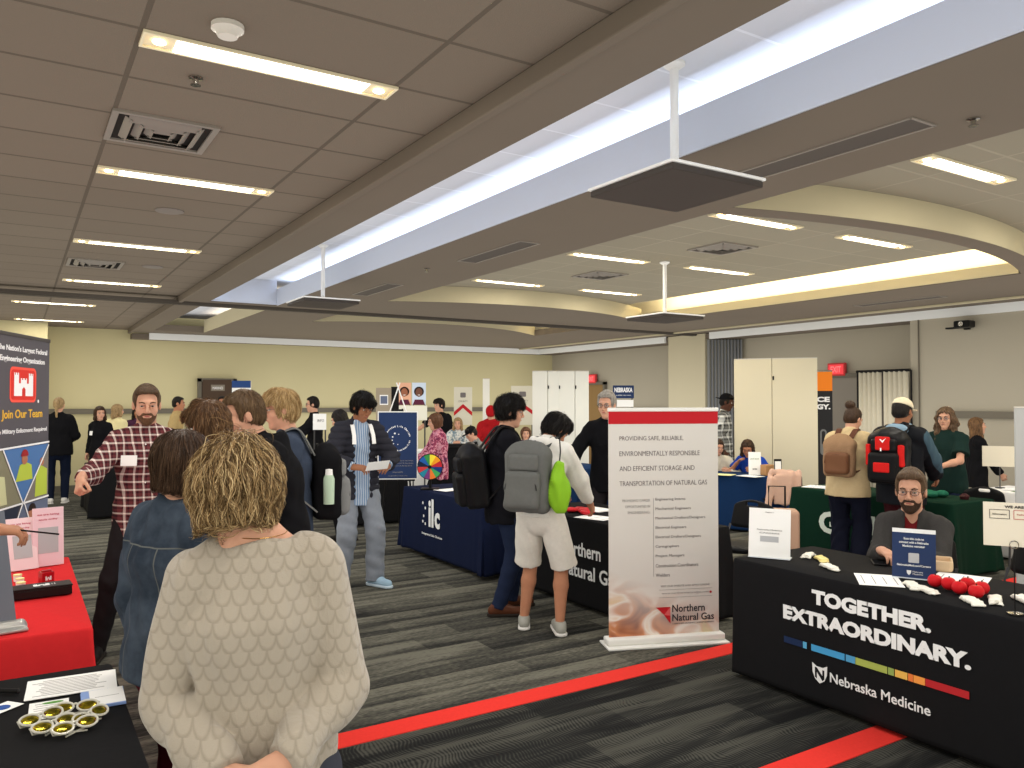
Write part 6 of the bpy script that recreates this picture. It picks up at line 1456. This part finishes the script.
# 10 man in glasses
person('grey-haired man in glasses and a black sweater standing behind the gas company table', 5.05, 6.20, -146, 1.845, dict(head=(-2,8,0), lean=5, hunch=8, rh=(.30,.26,.93), lh=(-.28,.2,.92), rel=(1,-.35,.1), lel=(-1,-.4,.1), sw=.170, w=1.08), top=('sweater', tee('sweater_black', (18,18,20)), dict(e=.022, collar=1, drop=.05)), legs=('trousers', tee('charcoal', (34,31,32))), shoes=(SOLE_D, SHOE_B),
    hair=(('short', .014, .022), HGR), glasses=mat('frame_dark', (40,34,34), .3), brow=(120,110,100), res=.008, hdR=(-.1,.5,-.8), nR=(-.6,.2,-.3))
# 11 seated man
person('bearded man in glasses and a dark grey jacket seated behind the lettered black table', 4.96, 2.98, -158, 1.76, dict(seat=.45, lean=8, hunch=8, head=(2,4,0), rh=(.10,.50,.80), lh=(-.12,.50,.80), rel=(.35,-.5,-1), lel=(-.35,-.5,-1), rf=(.14,.34), lf=(-.14,.34), sw=.158, w=1.0, hs=1.08), top=('shirt', tee('dark_red', (104,28,30)), dict(e=.004)), over=('jacket', cloth('tweed_grey', (58,56,54), .25, 90, .4), dict(e=.018, collar=1, open=.035, drop=.02, amp=.007)),
    legs=('trousers', tee('charcoal', (34,31,32))), shoes=(SOLE_D, SHOE_B), hair=(('short', .010, .020), HBR), beard=hairmat('beard_dark', (40,28,22), (74,54,42), 220), glasses=mat('frame_brown', (70,56,50), .3, .4), brow=(50,36,28), res=.0065, skn='skin_fair', hdR=(-.6,.7,-.1), nR=(0,0,-1), hdL=(.6,.7,-.1), nL=(0,0,-1))
# 12 woman with a bun
p12, r12 = person('woman with a dark bun, beige jacket and wide navy trousers at the green table', 7.10, 4.96, 18, 1.70, dict(head=(-22,22,0), hunch=12, lean=4, rh=(.18,.34,1.0), lh=(-.1,.36,1.0), hips=1.1, sw=.158), top=('jacket', tee('beige_jacket', (188,166,126)), dict(e=.034, collar=1, drop=.03)), legs=('wide', tee('navy_trousers', (20,22,34)), .026), shoes=(SOLE_D, SHOE_B), hair=(('bun',), HDB), fem=True, res=.009)
backpack('tan patterned backpack with a brown leather base worn by the woman with the bun', p12, r12, cloth('tan_pattern', (142,112,84), .35, 120, .2), mat('leather_brown', (86,50,34), .5), .30, .40, .15, off=(-.02,0,-.05), pocket_m=mat('leather_tan', (104,70,48), .5), style=2, strap_m=mat('leather_brown', (86,50,34)))
# 13 cap and red backpack
TT = mat('hoodie_two_tone', (22,24,28), .9); t = NT(TT); x, y, z = t.sep(t.coord()); ax = t.math('ABSOLUTE', x); t.color(t.mix(t.math('GREATER_THAN', ax, .245), srgb((20,22,26)), srgb((58,78,88)))); t.bump(t.noise(t.coord(), 16, 3), .004, .3)
def cap_fn(m, rs=.006):
    def f(root, r, back=True):
        S = SDF(); h = r.h; s = r.hs; S.ell(h(0,-.012,.048), V3(.090,.110,.092)*s, r.R); S.cut(h(0,0,.045), r.R @ V3(0,(.25 if back else -.25),-1)); S.ell(h(0,(-.13 if back else .13),.035), V3(.06,.055,.008)*s, r.R, .01)
        S.ell(h(0,(.10 if back else -.12),.048), V3(.035,.03,.02)*s, r.R, .01, 's')
        link('cap', S.mesh(.006, 'cap'), m, root)
    return f
def hood_in(root, r):
    cap_fn(tee('cap_cream', (208,196,166)))(root, r, False)
    S = SDF(); S.tor(r.N+V3(0,-.02,.01), nrm(r.u3+V3(0,-.3,0)), .082, .030); S.ell(r.N+V3(0,-.095,-.01), (.105,.045,.06), k=.03); S.warp(folds(.006, 50, 2)); link('hood', S.mesh(.008, 'hood'), tee('hood_blue', (126,150,166)), root)
    text('lettering', 'A', WTX, root, Matrix.Translation(Vector(r.SL+V3(.09,-.075,-.03))) @ Matrix.Rotation(0, 4, 'Z'), h=.05, bold=.04)
p13, r13 = person('person in a cream cap and black hoodie wearing a red and black backpack, from behind', 7.10, 4.40, 6, 1.77, dict(head=(-6,8,0), rh=(.16,.36,.98), lh=(-.2,.30,.95), rel=(1,-.5,0), lel=(-1,-.5,0), sw=.176, w=1.12), top=('hoodie', TT, dict(e=.034, drop=.08, amp=.006, se=.006)), legs=('trousers', tee('wine_trousers', (52,20,24))), shoes=(SOLE_D, SHOE_B), hair=(('short', .008, .01), HB), skn='skin_brown', res=.008, extra=hood_in)
bp13, L13 = backpack('black backpack with bright red panels on the person in the cream cap', p13, r13, mat('nylon_black', (20,20,22)), MAT['black'], .36, .50, .18, pocket_m=mat('nylon_black', (20,20,22)), off=(0,0,-.03))
RN = tee('red_nylon', (190,34,32)); 
for nm_, c_, h_ in (('red_panel', (0,-.125,.13), (.065,.018,.062)), ('red_panel', (.150,-.06,.02), (.022,.05,.10)), ('red_panel', (-.150,-.06,.02), (.022,.05,.10)), ('red_panel', (0,-.152,-.09), (.075,.012,.045))):
    Rb = np.stack([r13.xs, -nrm(np.cross(r13.xs, nrm(r13.u2))), nrm(r13.u2)], 1); S = SDF(); S.box(L13(*c_), V3(*h_), None, .010, .01); link(nm_, S.mesh(.006, 'p'), RN, bp13)
M_ = Matrix.Translation(Vector(L13(.02,-.15,.10))); quad('emblem', [(-.03,.03),(-.015,.03),(-.005,.015),(.03,.04),(.0,-.002)], WTX, bp13, 0, .002, M_ @ xf((0,-.012,.04))); quad('emblem', [(-.006,-.02),(.006,-.02),(.006,.01),(-.006,.01)], WTX, bp13, 0, .002, M_ @ xf((-.02,-.008,-.02)))
# 14 curly woman
def curls(H_, r):
    h = r.h; s = r.hs
    for k in range(16):
        q = -1 if k % 2 else 1; z = .0-.021*k; H_.ell(h(q*(.075+.018*math.sin(k*2.3)), -.02+.03*math.sin(k*1.7), z), V3(.045,.045,.04)*s, k=.02)
person('woman with long wavy brown hair, glasses and dark green t-shirt behind the green table', 8.62, 4.80, -176, 1.675, dict(head=(10,6,0), rh=(.10,.32,1.05), lh=(-.05,.33,1.06), rel=(1,-.2,-.9), lel=(-1,-.2,-.9), hips=1.1, w=1.05), top=('shirt', tee('forest_green', (24,42,38)), dict(e=.018, frac=.72, drop=.06, loose=1.2)), legs=('jeans', DEN), shoes=(SOLE_W, SHOE_B), hair=(('long', .26, 1.6), HCB, curls), glasses=MAT['black'], fem=True, skn='skin_fair', res=.008)
# 15 woman far right
person('woman with long dark ombre hair in black standing behind the far right white table', 10.35, 5.40, -48, 1.53, dict(head=(0,-4,0), rh=(.1,.3,.9), hips=1.05), top=('jacket', BLK, dict(e=.022, drop=.1)), legs=('trousers', BLK), shoes=(SOLE_D, SHOE_B), hair=(('long', .22), hairmat('hair_ombre', (40,28,22), (132,98,66), 60)), fem=True, res=.010)
# 16-18 at the blue table
person('long-haired woman in a bright blue t-shirt seated behind the blue table, cheek on hand', 8.83, 7.66, -165, 1.66, dict(seat=.45, lean=12, hunch=12, head=(20,28,0), rh=(.12,.30,.90), lh=(-.2,.36,.80), rel=(.6,.5,-.9), rf=(.14,.34), lf=(-.14,.34)), top=('shirt', tee('royal_blue', (28,62,150)), dict(e=.018, frac=.6)), legs=('jeans', DEN), shoes=(SOLE_W, SHOE_B), hair=(('long', .12), HDB), fem=True, skn='skin_tan', res=.010)
person('person in a pale beige top seated left of the woman in bright blue', 8.60, 8.12, -140, 1.60, dict(seat=.44, lean=10, head=(30,14,0), rh=(.16,.32,.80), lh=(-.2,.34,.80), rf=(.14,.34), lf=(-.14,.34)), top=('shirt', tee('oat', (196,188,170)), dict(e=.020)), legs=('jeans', DEN), shoes=(SOLE_W, SHOE_B), hair=(('long', .2), HDB), fem=True, res=.010)
f_ = Vector((9.54, 8.89, 1.88)); person('person in a black cap and black-and-white plaid shirt behind the cream partition', f_.x, f_.y, -60, 1.87, dict(head=(0,14,0)), top=('shirt', plaid('plaid_mono', (120,120,116), (220,220,214), (24,24,24), .11), dict(e=.026, drop=.1)), legs=('trousers', BLK), shoes=(SOLE_D, SHOE_B), hair=(('short', .01, .01), HB), skn='skin_dark', res=.011, extra=lambda root, r: cap_fn(BLK)(root, r, True))
# 19-22 far left
person('woman with a long blonde ponytail, black sweater and dark jeans, back turned, far left', .61, 15.30, 85, 1.81, dict(head=(-14,6,0), rh=(.16,.26,1.02), lh=(-.16,.26,1.02), hips=1.12, rf=(.10,.02), lf=(-.1,0)), top=('sweater', BLK, dict(e=.030)), legs=('jeans', tee('jeans_ink', (22,28,44))), shoes=(SOLE_W, SOLE_W), hair=(('pony',), HSB), fem=True, res=.011)
person('woman with dark curly hair and a black cardigan with a name tag, far left', 1.22, 15.05, -140, 1.66, dict(head=(60,6,0), hips=1.1), top=('cardigan', BLK, dict(e=.022, drop=.12)), legs=('trousers', BLK), shoes=(SOLE_D, SHOE_B), hair=(('long', .12), HDB), fem=True, res=.012, extra=tag_extra(.08, 0, .10, .07, .13))
person('light-haired woman in a pale yellow top, far left behind the plaid man', 1.56, 16.15, 40, 1.69, dict(head=(-20,4,0)), top=('sweater', tee('pale_yellow', (212,200,150)), dict(e=.022)), legs=('trousers', BLK), shoes=(SOLE_D, SHOE_B), hair=(('long', .1), HSB), fem=True, res=.012)
person('dark-haired woman smiling towards the camera between the yellow top and the plaid man', 1.98, 16.65, -95, 1.65, dict(), top=('shirt', tee('plum', (70,40,60)), dict(e=.02)), legs=('trousers', BLK), shoes=(SOLE_D, SHOE_B), hair=(('long', .14), HB), fem=True, skn='skin_tan', res=.012)
KH = tee('khaki', (166,142,96)); person('uniformed man in khaki standing sideways by the far wall, left of the dark backdrop', 2.49, 15.55, -20, 1.83, dict(head=(0,4,0)), top=('shirt', KH, dict(e=.018, collar=1)), legs=('trousers', tee('midnight', (26,30,48))), shoes=(SOLE_D, SHOE_B), hair=(('short', .004, .01), HB), skn='skin_tan', res=.012)
person('uniformed man in khaki facing the room in front of the dark backdrop', 3.22, 15.20, -100, 1.84, dict(), top=('shirt', KH, dict(e=.018, collar=1)), legs=('trousers', tee('midnight', (26,30,48))), shoes=(SOLE_D, SHOE_B), hair=(('short', .004, .008), HB), skn='skin_tan', res=.012)
person('dark-haired man in a black jacket leaning left beside the white sheet sign', 4.34, 13.25, 165, 1.82, dict(head=(0,6,0), rh=(.2,.42,1.12), lh=(-.1,.42,1.1)), top=('jacket', BLK, dict(e=.026, collar=1)), legs=('trousers', BLK), shoes=(SOLE_D, SHOE_B), hair=(('short', .01, .02), HB), glasses=MAT['black'], res=.012)
person('person with long black hair in a dark top directly behind the puffer jacket man', 3.45, 9.30, 110, 1.66, dict(head=(30,26,0), hunch=16), top=('sweater', tee('ink_top', (30,26,34)), dict(e=.03)), legs=('trousers', BLK), shoes=(SOLE_D, SHOE_B), hair=(('long', .22), HB), fem=True, res=.011)
PT = mat('patterned_pink', (150,90,110), .85); t = NT(PT); t.color(t.ramp(t.noise(t.coord(), 22, 4, .6, 1.0), [(.35, srgb((70,30,60))), (.48, srgb((150,60,84))), (.56, srgb((206,150,160))), (.7, srgb((120,50,90)))]))
person('auburn-haired woman in a patterned pink blouse behind the prize wheel', 4.86, 9.62, 165, 1.58, dict(head=(0,12,0), rh=(.1,.34,1.0), lh=(-.1,.34,1.0)), top=('blouse', PT, dict(e=.026, drop=.08)), legs=('trousers', BLK), shoes=(SOLE_D, SHOE_B), hair=(('bob', .10), HAU), fem=True, res=.009)
person('young man in a black t-shirt gesturing to the left near the far wall', 6.96, 13.69, -150, 1.80, dict(head=(-20,4,0), rh=(.30,.42,1.12)), top=('shirt', BLK, dict(e=.02, frac=.8)), legs=('trousers', BLK), shoes=(SOLE_D, SHOE_B), hair=(('mop', .014), HB), res=.012)
FT = mat('floral_pale', (190,196,190), .85); t = NT(FT); t.color(t.ramp(t.noise(t.coord(), 26, 3), [(.4, srgb((110,130,140))), (.55, srgb((206,206,196)))]))
person('blonde woman in a pale floral top, hands at her chin by the cocktail table', 6.60, 12.30, -125, 1.46, dict(head=(0,8,0), hunch=12, rh=(.05,.24,1.18), lh=(-.05,.24,1.18), rel=(.7,.2,-.9), lel=(-.7,.2,-.9)), top=('blouse', FT, dict(e=.024, drop=.1)), legs=('trousers', BLK), shoes=(SOLE_D, SHOE_B), hair=(('long', .14), HSB), fem=True, res=.011)
f_ = Vector((5.55, 9.75, 1.37)); person('stooping person in a black cap and grey top left of the curly dark-haired man', f_.x, f_.y, 170, 1.40, dict(head=(0,26,0), hunch=14), top=('sweater', tee('mid_grey', (120,120,116)), dict(e=.022)), legs=('trousers', BLK), shoes=(SOLE_D, SHOE_B), hair=(('short', .008, .01), HB), res=.010, extra=lambda root, r: cap_fn(BLK)(root, r, False))
f_ = Vector((6.92, 11.72, 1.65)); person('person in a red knit hat and red scarf beside the narrow white panel', f_.x, f_.y, 60, 1.66, dict(), top=('jacket', tee('brick_red', (150,26,30)), dict(e=.03, hood=1)), legs=('trousers', BLK), shoes=(SOLE_D, SHOE_B), hair=(('short', .016, .02), tee('red_knit', (160,26,30))), res=.012)
f_ = Vector((6.34, 9.73, 1.36)); person('brown-haired person glimpsed behind the face of the curly dark-haired man', f_.x, f_.y, -120, 1.36, dict(head=(0,6,0)), top=('shirt', tee('plum', (70,40,60)), dict(e=.02)), legs=('trousers', BLK), shoes=(SOLE_D, SHOE_B), hair=(('bob', .10), HAU), fem=True, res=.011)
person('dark-haired person just showing above the left part of the roll-up banner', 7.27, 8.42, 100, 1.64, dict(), top=('shirt', tee('ink_top', (30,26,34)), dict(e=.02)), legs=('trousers', BLK), shoes=(SOLE_D, SHOE_B), hair=(('short', .014, .02), HB), res=.012)
person('blonde person whose hair just shows above the middle of the roll-up banner', 8.15, 9.30, 100, 1.62, dict(), top=('shirt', tee('oat', (196,188,170)), dict(e=.02)), legs=('trousers', BLK), shoes=(SOLE_D, SHOE_B), hair=(('bob', .1), HSB), fem=True, res=.012)
# reaching hand at the left edge
ph_, rh_ = person('person reaching in from the left edge with a pen over the red table', -.74, 3.70, 4, 1.78, dict(lean=30, rh=(.05,.76,1.17), rel=(.3,-.4,-1), head=(0,20,0)), top=('shirt', tee('pale_blue_shirt', (176,182,190)), dict(e=.018, frac=1.9)), legs=('trousers', BLK), shoes=(SOLE_D, SHOE_B), hair=(('short', .01, .02), HB), skn='skin_tan', res=.008, curlR=(38,45,30), hdR=(.05,1,-.12), nR=(-.2,.0,-1))
pw = world(ph_, rh_.WR+V3(.02,.13,-.02)); o = empty('ballpoint_pen', tuple(pw), ph_.rotation_euler.z, 'pen held in the hand reaching over the red table', 'pen'); MB().cyl((-.02,-.05,.012), (.05,.09,-.01), .0035).build('barrel', MAT['black'], o, True)

# ------------------------------------------------------------------ camera, world, view
yaw, pit = math.radians(32.1), math.atan(18/791)
wv = Vector((math.sin(yaw)*math.cos(pit), math.cos(yaw)*math.cos(pit), math.sin(pit))); rv = Vector((math.cos(yaw), -math.sin(yaw), 0)); uv = rv.cross(wv)
cam = bpy.data.cameras.new('camera'); co_ = bpy.data.objects.new('camera', cam); COL.objects.link(co_)
Mx = Matrix((rv, uv, -wv)).transposed().to_4x4(); Mx.translation = (0, 0, 1.70); co_.matrix_world = Mx
cam.sensor_width = 36; cam.lens = 791/1024*36; cam.clip_start = .05; scene.camera = co_
w_ = bpy.data.worlds.new('world'); scene.world = w_; w_.use_nodes = True; w_.node_tree.nodes['Background'].inputs[0].default_value = (.6,.62,.65,1); w_.node_tree.nodes['Background'].inputs[1].default_value = WST
vs = scene.view_settings; vs.view_transform = 'Standard'; vs.look = 'None'; vs.gamma = 1; vs.use_curve_mapping = False; vs.exposure = EXPO
scene.cycles.use_denoising = True; scene.cycles.max_bounces = 8; scene.cycles.sample_clamp_indirect = 6

scene.cycles.use_fast_gi = True; scene.cycles.fast_gi_method = 'ADD'; scene.cycles.ao_bounces_render = 1
w_.light_settings.ao_factor = AOF; w_.light_settings.distance = 1.6
w_.node_tree.nodes['Background'].inputs[0].default_value = (1,.93,.82,1); w_.node_tree.nodes['Background'].inputs[1].default_value = WST
